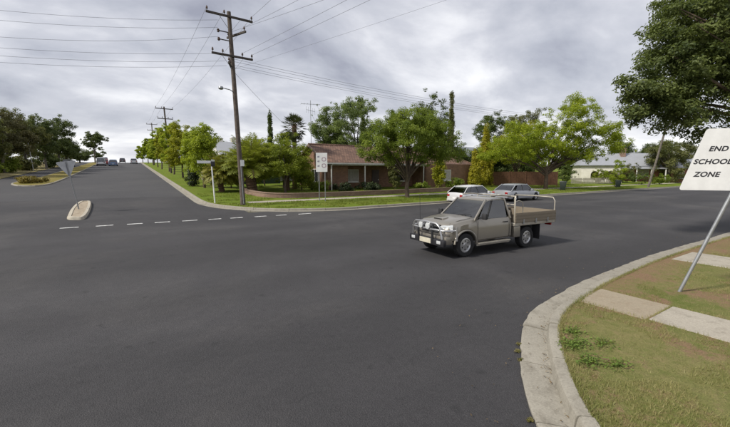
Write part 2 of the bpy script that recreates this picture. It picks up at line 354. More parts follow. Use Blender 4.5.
def kerb_run(name, path, seg, label, mat, prof=KPROF, per=8, wob=.006, side=1, piece='kerb_segment'):
    root = empty(name, (0, 0, 0), 0, label); root['kind'] = 'structure'
    step = seg/per; Q = resample(path, step); r = random.Random(len(Q))
    for a in range(0, len(Q)-1, per):
        pts = Q[a:a+per+1]
        if len(pts) < 2: break
        pts = [p.copy() for p in pts]
        d0 = (pts[1]-pts[0]).normalized(); d1 = (pts[-1]-pts[-2]).normalized(); pts[0] += d0*.011; pts[-1] -= d1*.011
        mb = MB(); vs = []; m = len(prof); dz = r.uniform(-wob, wob); dy = r.uniform(-wob, wob)*1.5
        for i, p in enumerate(pts):
            gi = a + i; q0 = Q[max(gi-1, 0)]; q1 = Q[min(gi+1, len(Q)-1)]; t = (q1-q0).normalized(); nrm = Vector((t.y, -t.x, 0))*side
            for d, z in prof:
                q = p + nrm*(d+dy+ (r.uniform(-.013, .013) if d < .01 else 0)); vs.append((q.x, q.y, gz(q.y)+z+dz))
        n = len(pts)
        fs = [(i*m+k, i*m+k+1, (i+1)*m+k+1, (i+1)*m+k) for i in range(n-1) for k in range(m-1)] + [tuple(range(m)), tuple((n-1)*m+k for k in range(m-1, -1, -1))]
        mb.add(vs, fs); mb.build(piece, mat, root, smooth=True)
    return root
def polysheet(name, outline, mat, h, label, kind='structure', parent=None):
    bm = bmesh.new(); bm.faces.new([bm.verts.new((p[0], p[1], 0)) for p in outline])
    ys = [p[1] for p in outline]
    for t in TL:
        if min(ys) < t < max(ys):
            bmesh.ops.bisect_plane(bm, geom=bm.verts[:]+bm.edges[:]+bm.faces[:], plane_co=(0, t, 0), plane_no=(0, 1, 0))
    bmesh.ops.triangulate(bm, faces=bm.faces[:])
    for v in bm.verts: v.co.z = gz(v.co.y) + h
    bmesh.ops.recalc_face_normals(bm, faces=bm.faces)
    if sum(f.normal.z for f in bm.faces) < 0: bmesh.ops.reverse_faces(bm, faces=bm.faces[:])
    me = bpy.data.meshes.new(name); bm.to_mesh(me); bm.free(); o = link(name, me, mat, parent)
    if not parent: tag(o, label, None, None, kind)
    return o
# near corner on the right
SE = smooth_curve([(2.0, -14), (2.0, -3), (2.12, -.2), (2.55, 1.05), (3.24, 1.88), (3.83, 2.42), (4.78, 3.11), (5.66, 3.56), (6.54, 3.80), (7.83, 4.0), (9.08, 4.13), (11.6, 4.28), (15, 4.33), (20.2, 4.3), (40, 4.3), (120, 4.3)])
kerb_run('near_kerb', SE, 1.25, 'pale concrete kerb and gutter curving round the near grass corner', M_conc, wob=.009)
inn = offset(SE, .515)
polysheet('near_verge', [(p.x, p.y) for p in inn] + [(120, -60), (2.6, -60)], M_grass_near, .138, 'patchy dry grass nature strip inside the near kerb')
# far corner block
arc = [(12 - 8.05*math.cos(a), 28.3 - 8.05*math.sin(a)) for a in [R(90)*i/10 for i in range(11)]]
NE = [Vector((p[0], p[1], 0)) for p in [(3.9, 250), (3.93, 100), (3.95, 34)] + arc + [(24, 20.5), (35, 21.0), (70, 21.4), (260, 21.6)]]
NEr = list(reversed(NE))
kerb_run('far_kerb', NEr, 2.4, 'concrete kerb round the far corner lawn and up the side street', M_conc, per=3)
innf = offset(NEr, .515)
polysheet('far_lawn', [(p.x, p.y) for p in innf] + [(4.6, 300), (260, 300)], M_grass_ne, .138, 'green lawn and nature strip of the far corner block')
# median of the side street and the left verge
MED = smooth_curve([(-6.2, 140), (-6.25, 100), (-6.2, 70), (-6.25, 55), (-6.5, 48), (-7.3, 45.8), (-8.6, 46.4), (-9.6, 49.2), (-9.5, 54), (-9.0, 62), (-8.7, 90), (-8.4, 140)])
kerb_run('median_kerb', MED, 2.4, 'low kerb edging the yellow grass median', M_conc, [(0,-.1),(0,.06),(.03,.10),(.15,.11),(.15,-.1)], per=3)
polysheet('median_strip', [(p.x, p.y) for p in offset(MED, .13)], M_grass_med, .10, 'yellowed grass median between the two carriageways')
polysheet('left_verge', [(-90, 43), (-18, 46), (-13.4, 50), (-12.1, 57), (-11.7, 80), (-11.3, 250), (-90, 250)], M_dirt, .05, 'bare dirt verge below the dark trees on the left')
# footpaths: slabs laid one by one
def slab_path(name, label, slabs, mat, h=.128, jitter=.004):
    root = empty(name, (0, 0, 0), 0, label); root['kind'] = 'structure'; r = random.Random(len(slabs))
    for s0, s1, t0, t1, mm in slabs:
        mb = MB(); z0, z1 = gz(t0)+h+r.uniform(-jitter, jitter), gz(t1)+h+r.uniform(-jitter, jitter)
        mb.add([(s0,t0,z0-.1),(s1,t0,z0-.1),(s1,t1,z1-.1),(s0,t1,z1-.1),(s0,t0,z0),(s1,t0,z0),(s1,t1,z1),(s0,t1,z1)],
               [(3,2,1,0),(4,5,6,7),(0,1,5,4),(1,2,6,5),(2,3,7,6),(3,0,4,7)])
        mb.build('slab', mm or mat, root, bevel=.006, seg=1)
sl_ = [(6.85, 7.95, 2.28, 3.42, M_pinkc)] + [(6.9+.02*i, 7.95+.02*i, 2.26-1.5*(i+1)+.012, 2.26-1.5*i, None) for i in range(6)]
slab_path('near_footpath', 'short concrete footpath from the near kerb across the grass', sl_, M_conc2, .144)
slab_path('driveway_path', 'concrete path behind the post of the leaning sign', [(12.3, 13.9, 3.62-1.6*(i+1)+.012, 3.62-1.6*i, None) for i in range(5)], M_conc2, .144)
slab_path('far_footpath', 'thin concrete footpath running along the far corner lawn', [(7+2.0*i, 7+2.0*i+1.985, 25.45+.012*i, 26.3+.012*i, None) for i in range(14)], M_conc2, .152)
slab_path('far_right_footpath', 'concrete footpath beyond the parked sedan', [(37+2.0*i, 38.985+2*i, 25.9, 26.8, None) for i in range(40)], M_conc2, .152)
# broken white line across the mouth of the side street
DASH = [(-2.6,-1.94),(-1.32,-.66),(-.13,.5),(1.0,1.66),(2.2,2.9),(3.42,4.05),(4.5,5.15),(5.78,6.44),(6.97,7.6),(8.3,9.1)]
root = empty('give_way_line', (0, 0, 0), 0, 'worn white broken line across the mouth of the side street'); root['kind'] = 'structure'
for a, b in DASH:
    t0 = 20.48 - .05*(a+2.6); mb = MB(); r = random.Random(int(a*100))
    up = [(a+(b-a)*i/6, t0+.09+r.uniform(-.012,.012)) for i in range(7)]; dn = [(a+(b-a)*i/6, t0-.07+r.uniform(-.012,.012)) for i in range(7)]
    mb.add([(x, y, gz(y)+.005) for x, y in dn+up], [(i, i+1, 8+i, 7+i) for i in range(6)]); mb.build('dash', M_white, root)
# traffic island
ISL = smooth_curve([(-2.66, 23.5), (-2.82, 27.0), (-2.74, 30.2), (-2.4, 30.6), (-2.1, 30.2), (-1.92, 27.0), (-1.92, 23.3), (-2.3, 23.0), (-2.63, 23.3)], 5)
isl = empty('traffic_island', (0, 0, 0), 0, 'small concrete edged traffic island in the mouth of the side street', 'island')
mb = MB(); vs = []; prof = [(0, -.1), (0, .09), (.04, .15), (.17, .155), (.17, -.1)]
for i, p in enumerate(ISL[:-1]):
    t = (ISL[i+1]-ISL[i-1 if i else -3]).normalized(); nn = Vector((t.y, -t.x, 0))
    for d, z in prof: q = p+nn*d; vs.append((q.x, q.y, gz(q.y)+z))
m, n = 5, len(ISL)-1
mb.add(vs, [(i*m+k, i*m+k+1, ((i+1) % n)*m+k+1, ((i+1) % n)*m+k) for i in range(n) for k in range(m-1)])
mb.build('kerb_ring', concrete('island_concrete', (.50, .46, .38), (.38, .34, .27)), isl, smooth=True)
polysheet('earth_infill', [(p.x, p.y) for p in offset(ISL[:-1], .15)], M_earth, .13, None, parent=isl)

# ================================================================== vegetation
def leaf_mesh(name, P, Nn, A, length, width, tint, fold=.25):
    n = len(P); A = A - Nn*np.sum(A*Nn, 1)[:, None]; A /= np.linalg.norm(A, axis=1)[:, None]+1e-9; S = np.cross(Nn, A)
    length = np.broadcast_to(length, (n,))[:, None]; width = np.broadcast_to(width, (n,))[:, None]
    V = np.empty((n, 4, 3), np.float32)
    V[:, 0] = P - A*length*.5; V[:, 1] = P + S*width*.5 + Nn*width*fold; V[:, 2] = P + A*length*.5; V[:, 3] = P - S*width*.5 + Nn*width*fold
    me = bpy.data.meshes.new(name); me.vertices.add(n*4); me.vertices.foreach_set('co', V.ravel())
    me.loops.add(n*4); me.loops.foreach_set('vertex_index', np.arange(n*4, dtype=np.int32))
    me.polygons.add(n); me.polygons.foreach_set('loop_start', np.arange(0, n*4, 4, dtype=np.int32)); me.polygons.foreach_set('loop_total', np.full(n, 4, np.int32))
    at = me.attributes.new('tint', 'FLOAT', 'FACE'); at.data.foreach_set('value', np.clip(tint, 0, 1).astype(np.float32))
    me.update(); return me
def unit(g, n):
    v = g.normal(size=(n, 3)); return v/np.linalg.norm(v, axis=1)[:, None]
def crown(lobes, clumps, per, leaf, seed, cr=.5, flat=.7, shell=.42, up=.5, droop=0.0, wpow=.72, gapt=-1.15):
    """lobes: (x,y,z,rx,ry,rz). leaf clumps fill them, leaves fill clumps"""
    g = np.random.default_rng(seed); lb = np.array(lobes, float)
    wgt = (lb[:, 3]*lb[:, 4]*lb[:, 5])**wpow; k = g.choice(len(lb), clumps, p=wgt/wgt.sum())
    d = unit(g, clumps); rr = g.random(clumps)**shell
    out = g.random(clumps) < .13; rr = np.where(out, g.uniform(1.0, 1.2, clumps), rr)
    C = lb[k, :3] + d*rr[:, None]*lb[k, 3:6]; f_ = 2.4/max(.6, cr*2.2); ph = g.uniform(0, 6.28, 3)
    gap = np.sin(C[:, 0]*f_+ph[0]+np.sin(C[:, 2]*f_*.7)) + np.sin(C[:, 1]*f_*1.1+ph[1]+np.sin(C[:, 0]*f_*.8)) + np.sin(C[:, 2]*f_*1.3+ph[2]+np.sin(C[:, 1]*f_*.9))
    keep = (g.random(clumps) < (.35 + .65*(rr > .5))) & ((gap > gapt) | (wpow < .5)); C = C[keep]; d = d[keep]; out = out[keep]; nC = len(C)
    crs = cr*g.uniform(.55, 1.35, nC)*np.where(out, .6, 1.0); ct = g.normal(.5, .22, nC) + .10*gap[keep]/1.5
    cnt = np.maximum(4, (per*(crs/cr)**2).astype(int)); idx = np.repeat(np.arange(nC), cnt); n = len(idx)
    u = unit(g, n); q = u*(g.random(n)**.5)[:, None]*crs[idx][:, None]; q[:, 2] *= flat
    if droop: q[:, 2] -= droop*g.random(n)**2*crs[idx]*2
    P = C[idx] + q
    Nn = unit(g, n)*.8 + u*.55 + d[idx]*.35; Nn[:, 2] += up; Nn /= np.linalg.norm(Nn, axis=1)[:, None]
    A = unit(g, n); A[:, 2] -= .35 + droop
    ln = leaf[0]*g.uniform(.65, 1.3, n); wd = leaf[1]*g.uniform(.65, 1.3, n)
    tint = ct[idx] + g.normal(0, .16, n)
    return P, Nn, A, ln, wd, tint, C
def limbs(mb, base, h0, C, seed, r0, n=14, lean=(0, 0)):
    r = random.Random(seed); top = Vector((lean[0], lean[1], h0)); b = Vector((0, 0, -.15))
    mid = top*.5 + Vector((r.uniform(-.06, .06)*h0, r.uniform(-.06, .06)*h0, 0))
    pts = [b, b + (mid-b)*.25, mid, top]; mb.tube([pts[0], pts[0]+Vector((0,0,.2)), pts[1], pts[2], pts[3]], [r0*1.45, r0*1.12, r0, r0*.88, r0*.72], 9)
    if len(C) == 0: return
    sel = [Vector(C[i]) for i in np.random.default_rng(seed).choice(len(C), min(n, len(C)), replace=False)]
    for e in sel:
        st = b.lerp(top, r.uniform(.72, 1.0)) if r.random() < .7 else top
        c1 = st + (e-st)*.4 + Vector((r.uniform(-.2, .2), r.uniform(-.2, .2), r.uniform(.1, .35)))*(e-st).length*.5
        q = [st.lerp(c1, u).lerp(c1.lerp(e, u), u) for u in (0, .2, .45, .7, 1)]
        k = r0*r.uniform(.28, .5); mb.tube(q, [k, k*.85, k*.62, k*.4, k*.12], 6)
def tree(name, loc, lobes, label, mat, bark=None, clumps=150, per=60, leaf=(.22, .13), seed=1, h0=2.0, r0=.16, cr=.55, flat=.75, shell=.42, up=.5, lean=(0,0), nl=14, cat='tree', group=None, droop=0.0, foot=.1, wpow=.72, gapt=-1.15):
    root = empty(name, (loc[0], loc[1], gz(loc[1]) + foot), 0, label, cat, group)
    P, Nn, A, ln, wd, ti, C = crown(lobes, clumps, per, leaf, seed, cr, flat, shell, up, droop, wpow, gapt)
    link('crown', leaf_mesh('crown', P, Nn, A, ln, wd, ti), mat, root)
    if h0 > 0:
        mb = MB(); limbs(mb, None, h0, C, seed, r0, nl, lean); mb.build('trunk', bark or M_bark, root, smooth=True)
    return root
LM_light = leafmat('leaf_light', (.12, .17, .014), (.33, .39, .038), .45)
LM_yel = leafmat('leaf_yellow', (.14, .17, .010), (.38, .38, .025), .42)
LM_mid = leafmat('leaf_mid', (.060, .100, .014), (.25, .31, .04), .42)
LM_dark = leafmat('leaf_dark', (.034, .054, .016), (.14, .175, .05), .36)
LM_olive2 = leafmat('leaf_deep', (.042, .064, .020), (.17, .205, .062), .38)
LM_olive = leafmat('leaf_olive', (.055, .068, .020), (.19, .195, .062), .36)
LM_euc = leafmat('leaf_grey_green', (.065, .10, .028), (.215, .27, .08), .38)
LM_con = leafmat('leaf_conifer', (.040, .066, .013), (.125, .165, .03), .3)
LM_gold = leafmat('leaf_gold', (.18, .18, .012), (.46, .42, .035), .4)
LM_brown = leafmat('leaf_brownish', (.060, .060, .024), (.165, .15, .062), .3)
LM_palm = leafmat('leaf_palm', (.12, .15, .02), (.33, .36, .05), .4)
LM_limey = leafmat('leaf_lime', (.14, .19, .012), (.37, .43, .035), .46)
LM_fresh = leafmat('leaf_fresh', (.10, .145, .014), (.32, .36, .04), .42)
LM_bush = leafmat('leaf_bush', (.014, .026, .010), (.048, .066, .022), .15)

# --- the big dark tree on the right, standing on the near verge
tree('dark_tree', (20.6, 1.7), [(-2.72, 3.38, 7.55, 1.75, 1.75, 1.49), (-3.55, 3.92, 5.64, 1.37, 1.37, 1.17), (-4.9, 4.08, 5.02, 0.8, 0.8, 0.68), (-2.36, 3.15, 5.24, 1.68, 1.68, 1.43), (-0.4, 3.07, 9.02, 2.45, 2.45, 2.08), (-4.03, 4.23, 7.55, 0.34, 0.34, 0.29), (-4.26, 4.38, 7.3, 0.27, 0.27, 0.23), (-3.93, 3.57, 4.27, 0.88, 0.88, 0.75), (-2.4, 3.18, 3.97, 0.92, 0.92, 0.78), (-5.33, 4.12, 4.5, 0.5, 0.5, 0.43), (-1.02, 2.88, 6.64, 1.98, 1.98, 1.68), (-3.87, 3.65, 6.55, 0.96, 0.96, 0.82), (-5.41, 4.29, 5.55, 0.4, 0.4, 0.34), (-4.56, 4.1, 6.1, 0.56, 0.56, 0.47), (-0.84, 2.16, 7.2, 2.29, 2.29, 1.95), (-1.63, 3.87, 10.11, 1.63, 1.63, 1.39), (-4.2, 3.15, 6.2, 1.06, 1.06, 0.9), (-5.01, 4.15, 4.11, 0.26, 0.26, 0.22)],
     'large dark green tree overhanging the top right corner beyond the leaning sign', LM_olive2, clumps=820, per=165, leaf=(.125, .062), seed=11, h0=3.6, r0=.3, cr=.42, gapt=-1.9, flat=.6, shell=.55, up=.7, nl=40)
# --- tree in front of the brick house
tree('round_tree', (20.3, 24.5), [(0,0,5.2,3.0,3.0,2.0), (-2.4,.8,4.5,1.7,1.7,1.3), (2.5,-1.3,4.4,1.8,1.8,1.4), (.3,0,6.4,1.9,1.9,1.2), (1.6,-.8,6.1,1.8,1.8,1.2), (-1.3,.6,5.8,1.7,1.7,1.2), (3.7,-2.1,3.9,.9,.9,.8), (-3.1,1.4,3.7,.8,.8,.7), (1.6,-1.2,3.4,1.3,1.2,.6), (-1.2,.6,3.4,1.2,1.2,.5)],
     'round bushy green tree on the lawn in front of the brick house', LM_mid, clumps=640, per=150, leaf=(.125, .065), seed=21, h0=1.7, r0=.20, gapt=-2.2, cr=.45, shell=.45, nl=26)
# --- bright leaning tree behind the sedan
tree('bright_tree', (44.1, 26.2), [(3.2,-2.2,9.4,2.4,2.2,2.0), (1.2,-1.4,8.0,3.0,3,2.2), (4.8,-3.2,7.0,3.4,3,1.9), (-2.6,1.4,6.0,3.2,3,1.9), (-5.0,3.0,5.0,2.4,2.4,1.6), (1.2,-.5,5.4,3.6,3,1.7), (7.0,-4.7,5.5,2.3,2,1.3), (2.6,-1.6,11.0,.9,.9,1.0), (4.0,-2.7,10.6,.8,.8,.8), (-1.2,.8,4.0,3.8,2.6,1.0), (3.6,-2.4,4.3,3.2,2.4,1.0), (6.4,-4.2,7.6,1.4,1.2,.8), (-6.6,4.1,4.2,1.2,1.2,1.0), (-3.6,2.2,7.4,1.3,1.3,.8)],
     'wide bright lime green tree behind the parked silver sedan', LM_limey, clumps=820, per=125, leaf=(.175, .09), seed=31, h0=2.3, r0=.26, cr=.55, shell=.5, nl=30)
tree('lime_tree', (46.5, 32.2), [(0,0,5.6,2.6,2.4,2.0), (-1.6,1,4.6,2.2,2,1.5), (1.6,-.8,7.2,2.0,1.8,1.6)],
     'small yellow-green tree above the brown fence, left of the wide lime tree', LM_yel, clumps=220, per=130, leaf=(.18, .09), seed=32, h0=2.0, r0=.15, cr=.6, nl=14)
# --- street trees up the side street
SPOTS = [(6.35, 38.6, 6.2, 1.5, 0), (6.6, 46.0, 6.4, 1.35, 1), (6.4, 55.2, 7.6, 1.9, 2), (6.2, 64, 8.3, 2.0, 3), (6.4, 73.5, 8.6, 2.0, 4), (6.0, 84, 8.7, 2.1, 5), (6.1, 96, 8.4, 2.1, 6), (6.0, 110, 7.8, 2.2, 7), (5.6, 126, 6.8, 2.2, 8), (4.9, 146, 5.8, 2.2, 9)]
ORD = ['nearest the street name post', 'second up the hill from the street name post', 'third up the hill, before the power pole', 'fourth up the hill from the street name post', 'fifth up the hill from the street name post', 'sixth up the hill from the street name post', 'seventh up the hill from the street name post', 'eighth up the hill from the street name post', 'ninth up the hill from the street name post', 'last one before the crest']
for s, t, h, wd, i in SPOTS:
    r = random.Random(90+i); lob = [(0, 0, h*.55, wd*.85, wd*.85, h*.30)]
    for k in range(6):
        a = r.uniform(0, 6.28); q = r.uniform(.35, .7); lob.append((math.cos(a)*wd*q, math.sin(a)*wd*q, h*r.uniform(.40, .80), wd*r.uniform(.35, .55), wd*r.uniform(.35, .55), h*r.uniform(.13, .20)))
    for k in range(2): lob.append((r.uniform(-.5,.5)*wd, r.uniform(-.5,.5)*wd, h*r.uniform(.28, .36), wd*.6, wd*.6, h*.10))
    for k in range(3): lob.append((r.uniform(-.5,.5)*wd, r.uniform(-.5,.5)*wd, h*r.uniform(.82, .93), wd*.28, wd*.28, h*.09))
    tree('street_tree', (s, t), lob, 'fresh green street tree in the verge, '+ORD[i], LM_limey if i not in (2, 4) else LM_yel, clumps=int(270-9*i), per=95, leaf=(.15+.012*i, .08+.006*i), seed=90+i, h0=h*.26, r0=.13, cr=.36, nl=14, group='street trees along the side street')
tree('dark_bush', (5.6, 40.9), [(0,0,.8,.75,.75,.85), (.1,.1,1.3,.5,.5,.5)], 'small dark rounded bush beside the kerb under the street trees', LM_bush, clumps=70, per=60, leaf=(.14,.08), seed=44, h0=.4, r0=.05, cr=.3, cat='bush', nl=4)
# --- dark trees on the left
LEFT = [(-15.5, 62, 10.6, 3.4, LM_olive, 'olive brown tree at the left edge of the picture'), (-14.3, 71, 10.2, 3.3, LM_brown, 'brownish tree second from the left edge'), (-13.6, 80, 9.6, 3.1, LM_olive, 'olive tree in the middle of the left tree belt'),
        (-11.9, 86, 10.4, 2.7, LM_dark, 'tall dark tree in the left belt behind the thin grey post'), (-11.2, 96, 11.2, 2.9, LM_dark, 'dark broad tree near the right end of the left belt'), (-11.4, 108, 6.4, 2.4, LM_dark, 'lower dark tree ending the left tree belt'),
        (-19, 72, 11, 4.0, LM_dark, 'dark tree standing behind the left verge trees'), (-10.6, 128, 4.2, 2.6, LM_dark, 'small dark tree beyond the belt, under the lone tree'), (-18, 92, 10, 4.0, LM_olive, 'tall olive tree at the back of the left belt'), (-22, 60, 11, 4, LM_dark, 'dark tree cut by the left edge of the picture')]
for i, (s, t, h, wd, mm, lb) in enumerate(LEFT):
    r = random.Random(200+i); lob = [(0, 0, h*.55, wd*.9, wd*.9, h*.36)]
    for k in range(6):
        a = r.uniform(0, 6.28); lob.append((math.cos(a)*wd*.6, math.sin(a)*wd*.6, h*r.uniform(.3, .85), wd*.5, wd*.5, h*.15))
    tree('verge_tree', (s, t), lob, lb, mm, M_barkg, clumps=230, per=100, leaf=(.26, .13), seed=200+i, h0=h*.3, r0=.2, cr=.62, nl=12, group='dark trees along the left verge', foot=.02)
for i, (s, t, h, wd, mm, lb) in enumerate([(-15.6, 65.5, 2.5, 2.2, LM_mid, 'green rounded shrub under the trees at the left edge'), (-14.9, 71.5, 2.3, 2.0, LM_mid, 'green shrub under the brownish left tree'), (-14.0, 79, 2.2, 1.6, LM_olive, 'olive shrub at the foot of the left tree belt'), (-12.6, 92, 2.6, 1.8, LM_dark, 'dark shrub low in the left belt by the thin post'), (-18.5, 66, 4.2, 3.4, LM_dark, 'tall dark hedge shrub behind the leftmost trees'), (-17.5, 76, 4.4, 3.4, LM_olive, 'olive hedge shrub behind the brownish tree'), (-16, 88, 4.6, 3.4, LM_dark, 'dark hedge shrub in the middle of the left belt'), (-14.5, 101, 4.2, 3.2, LM_dark, 'dark hedge shrub at the right of the left belt'), (-13.5, 114, 3.6, 3.0, LM_olive, 'olive hedge shrub beyond the left belt')]):
    tree('verge_shrub', (s, t), [(0,0,h*.5,wd,wd,h*.5), (.8,.3,h*.4,wd*.7,wd*.7,h*.4)], lb, mm, clumps=90, per=65, leaf=(.26,.13), seed=230+i, h0=.5, r0=.08, cr=.45, cat='shrub', nl=6, foot=.02)
tree('lone_tree', (-7.5, 134), [(0,0,6.6,2.7,2.7,2.4), (-1.2,0,5.4,1.6,1.6,1.2), (1.4,.2,6.8,1.9,1.9,1.4), (0,0,8.2,1.6,1.6,1.0)], 'lone tree standing clear at the top of the median against the cloud', LM_dark, M_barkg, clumps=150, per=70, leaf=(.36,.2), seed=250, h0=3.6, r0=.2, cr=.6, nl=12)
tree('crest_tree', (-8.2, 158), [(0,0,3.0,2.4,2.4,2.0)], 'small dark tree on the crest behind the parked cars', LM_dark, clumps=60, per=60, leaf=(.4,.22), seed=251, h0=1.2, r0=.15, cr=.6, nl=6)
# --- trees behind the houses
BACK = [('gum_tree', (14.9, 97), 10.2, 3.6, LM_dark, 'dark tree behind the chimneys of the white house'), ('gum_tree', (19.5, 92), 6.6, 2.4, LM_dark, 'lower dark tree right of the white house chimneys'),
        ('gum_tree', (29.7, 58), 13.6, 2.9, LM_euc, 'narrow grey-green gum at the left behind the brick house roof'), ('gum_tree', (32.8, 53), 14.2, 4.2, LM_euc, 'tall grey-green gum behind the brick house roof'), ('gum_tree', (41.6, 44.5), 15.0, 3.4, LM_dark, 'tall dark gum rising behind the round front tree'),
        ('round_gum', (66, 52), 15.0, 4.6, LM_con, 'dense dark dome-shaped tree behind the lime trees'), ('gum_tree', (68.7, 44.8), 15.2, 4.8, LM_olive, 'olive gum right of the dense dome-shaped tree'), ('gum_tree', (36.5, 66), 9, 3.5, LM_dark, 'dark tree low behind the tall gum'),
        ('garden_tree', (88, 27.5), 8.2, 4.2, LM_olive, 'olive garden tree beside the red brick house on the right'), ('garden_tree', (95, 20+11), 8.6, 4.0, LM_con, 'dark garden tree behind the leaning sign panel'), ('garden_tree', (78, 41), 6.0, 2.6, LM_con, 'dark tree behind the cream arched house'), ('garden_tree', (50, 39), 5.6, 2.8, LM_dark, 'dark bushy tree directly behind the brown fence'), ('garden_tree', (55, 44), 6.2, 3.2, LM_con, 'green bushy tree behind the brown fence at its right end'), ('garden_tree', (64, 41), 5.8, 3.0, LM_dark, 'dark bushy tree between the fence and the arched house'), ('garden_tree', (44.5, 42), 6.0, 3.0, LM_con, 'bushy tree behind the golden conifer'), ('garden_tree', (101, 40), 8.5, 4.2, LM_dark, 'dark tree behind the pale tin roof'), ('garden_tree', (108, 33), 9.0, 4.5, LM_olive, 'olive tree behind the red brick house'), ('garden_tree', (58, 40), 7.0, 3.2, LM_con, 'dark shrubby tree behind the fence, right of the lime tree trunk')]
for i, (nm, (s, t), h, wd, mm, lb) in enumerate(BACK):
    r = random.Random(300+i); lob = [(0, 0, h*.6, wd*.85, wd*.85, h*.33)] if nm != 'garden_tree' else [(0, 0, h*.5, wd*.9, wd*.9, h*.48)]
    for k in range(7):
        a = r.uniform(0, 6.28); lob.append((math.cos(a)*wd*.55, math.sin(a)*wd*.55, h*r.uniform(.35, .86), wd*.5, wd*.5, h*.13))
    tree(nm, (s, t), lob, lb, mm, M_barkg, clumps=270, per=110, leaf=(.25, .12), seed=300+i, h0=h*.35, r0=.24, cr=.66, nl=14)
def conifer(name, loc, h, wd, mat, label, seed, n=6):
    n = int(h*1.6); lob = [(0, 0, h*(.08+.88*k/n), wd*(1-.88*(k/n)**1.3), wd*(1-.88*(k/n)**1.3), .75) for k in range(n+1)]
    return tree(name, loc, lob, label, mat, clumps=int(80+26*h*max(wd, .6)), per=60, leaf=(.26, .08), seed=seed, h0=h*.5, r0=.09, cr=min(.34, wd*.45), flat=1.7, nl=0, shell=.6, wpow=.3, cat='conifer')
conifer('pencil_pine', (14.9, 44), 8.4, .5, LM_con, 'thin pencil pine tip above the palms, left of the antenna', 401)
conifer('pencil_pine', (36.4, 47.9), 11.0, .85, LM_con, 'dark pencil pine tip just left of the round front tree', 402)
conifer('pencil_pine', (40.0, 38.6), 13.2, .65, LM_olive, 'tallest thin pencil pine, right of the round front tree', 403)
conifer('pencil_pine', (29.5, 46.0), 9.2, .8, LM_con, 'green pencil pine behind the brick house ridge', 404)
conifer('golden_conifer', (40.4, 32.6), 7.8, 1.2, LM_gold, 'golden yellow cone-shaped conifer left of the brown fence', 405)
conifer('golden_conifer', (36.7, 31.2), 4.4, .8, LM_gold, 'short golden conifer at the right end of the brick house', 406)
# garden shrubs by the brick house
for i, (s, t, h, wd, mm, lb) in enumerate([(24.4, 31.6, 4.2, .8, LM_olive, 'tall narrow olive shrub against the porch of the brick house'), (29.8, 30.4, 3.6, .7, LM_yel, 'tall yellow-green shrub right of the round tree trunk'), (27, 30.2, .9, .9, LM_mid, 'low green shrub behind the round tree trunk'), (31.3, 29.6, 1.3, 1.0, LM_mid, 'low green shrub behind the white hatchback'),
        (21.0, 31.8, .7, 1.4, LM_bush, 'dark low hedge clump in front of the porch'), (18.0, 31.9, .7, 1.3, LM_bush, 'dark low hedge clump under the porch corner post'), (60.8, 25.4, 4.0, 1.6, LM_light, 'loose green sapling standing behind the far dark bin'), (15.8, 33.0, 1.0, 1.2, LM_mid, 'low green shrub at the gable wall of the brick house'), (67.5, 28.3, 2.2, 1.3, LM_brown, 'reddish brown shrub beside the sapling on the far right lawn'), (72, 26.5, 2.4, 1.7, LM_con, 'dark green shrub left of the slanting power pole'), (78, 25.6, 2.0, 1.6, LM_mid, 'green shrub right of the slanting power pole'), (56, 33.5, 2.2, 1.7, LM_dark, 'dark shrub at the left end of the picket fence'), (61.5, 33.6, 3.2, 1.9, LM_con, 'green shrub over the picket fence at the cream wall'), (66.5, 30.2, 2.6, 1.0, LM_fresh, 'bright shrub in front of the arched cream house'), (75.5, 29.6, 3.8, 2.2, LM_olive, 'olive shrub before the verandah of the tin roofed house')]):
    tree('garden_shrub', (s, t), [(0,0,h*.55,wd,wd,h*.45), (wd*.3,.1,h*.35,wd*.7,wd*.7,h*.3)], lb, mm, clumps=int(40+16*h), per=65, leaf=(.17,.09), seed=430+i, h0=h*.3, r0=.05, cr=.32, cat='shrub', nl=6)
tree('round_shrub', (11.9, 31.4), [(0,0,3.0,1.8,1.8,1.6), (-.6,.2,4.0,1.2,1.2,1.1), (.9,-.3,2.5,1.3,1.3,1.1), (.2,0,4.9,.9,.9,.7), (1.5,-.5,3.4,1.0,1.0,.9)], 'dense green shrub tree between the feather palm and the brick house', LM_fresh, clumps=260, per=120, leaf=(.125,.065), seed=450, h0=1.2, r0=.12, cr=.4, nl=14)
for i, (s, t, h, wd, mm, lb) in enumerate([(10.6, 35.8, 4.6, 1.6, LM_fresh, 'leafy green shrub behind the feather palm'), (13.6, 36.6, 4.4, 1.5, LM_mid, 'green shrub between the fan palms and the house gable'), (8.6, 37.6, 3.6, 1.4, LM_palm, 'yellow-green shrub behind the small palm'), (14.3, 33.4, 3.0, 1.1, LM_fresh, 'bright shrub beside the gable wall window'), (12.6, 39.5, 5.2, 1.7, LM_mid, 'tall green shrub below the thin pencil pine')]):
    tree('garden_shrub', (s, t), [(0,0,h*.55,wd,wd,h*.45), (wd*.4,.1,h*.45,wd*.7,wd*.7,h*.3), (-wd*.4,0,h*.7,wd*.6,wd*.6,h*.25)], lb, mm, clumps=150, per=95, leaf=(.14,.07), seed=470+i, h0=h*.3, r0=.07, cr=.36, cat='shrub', nl=8)
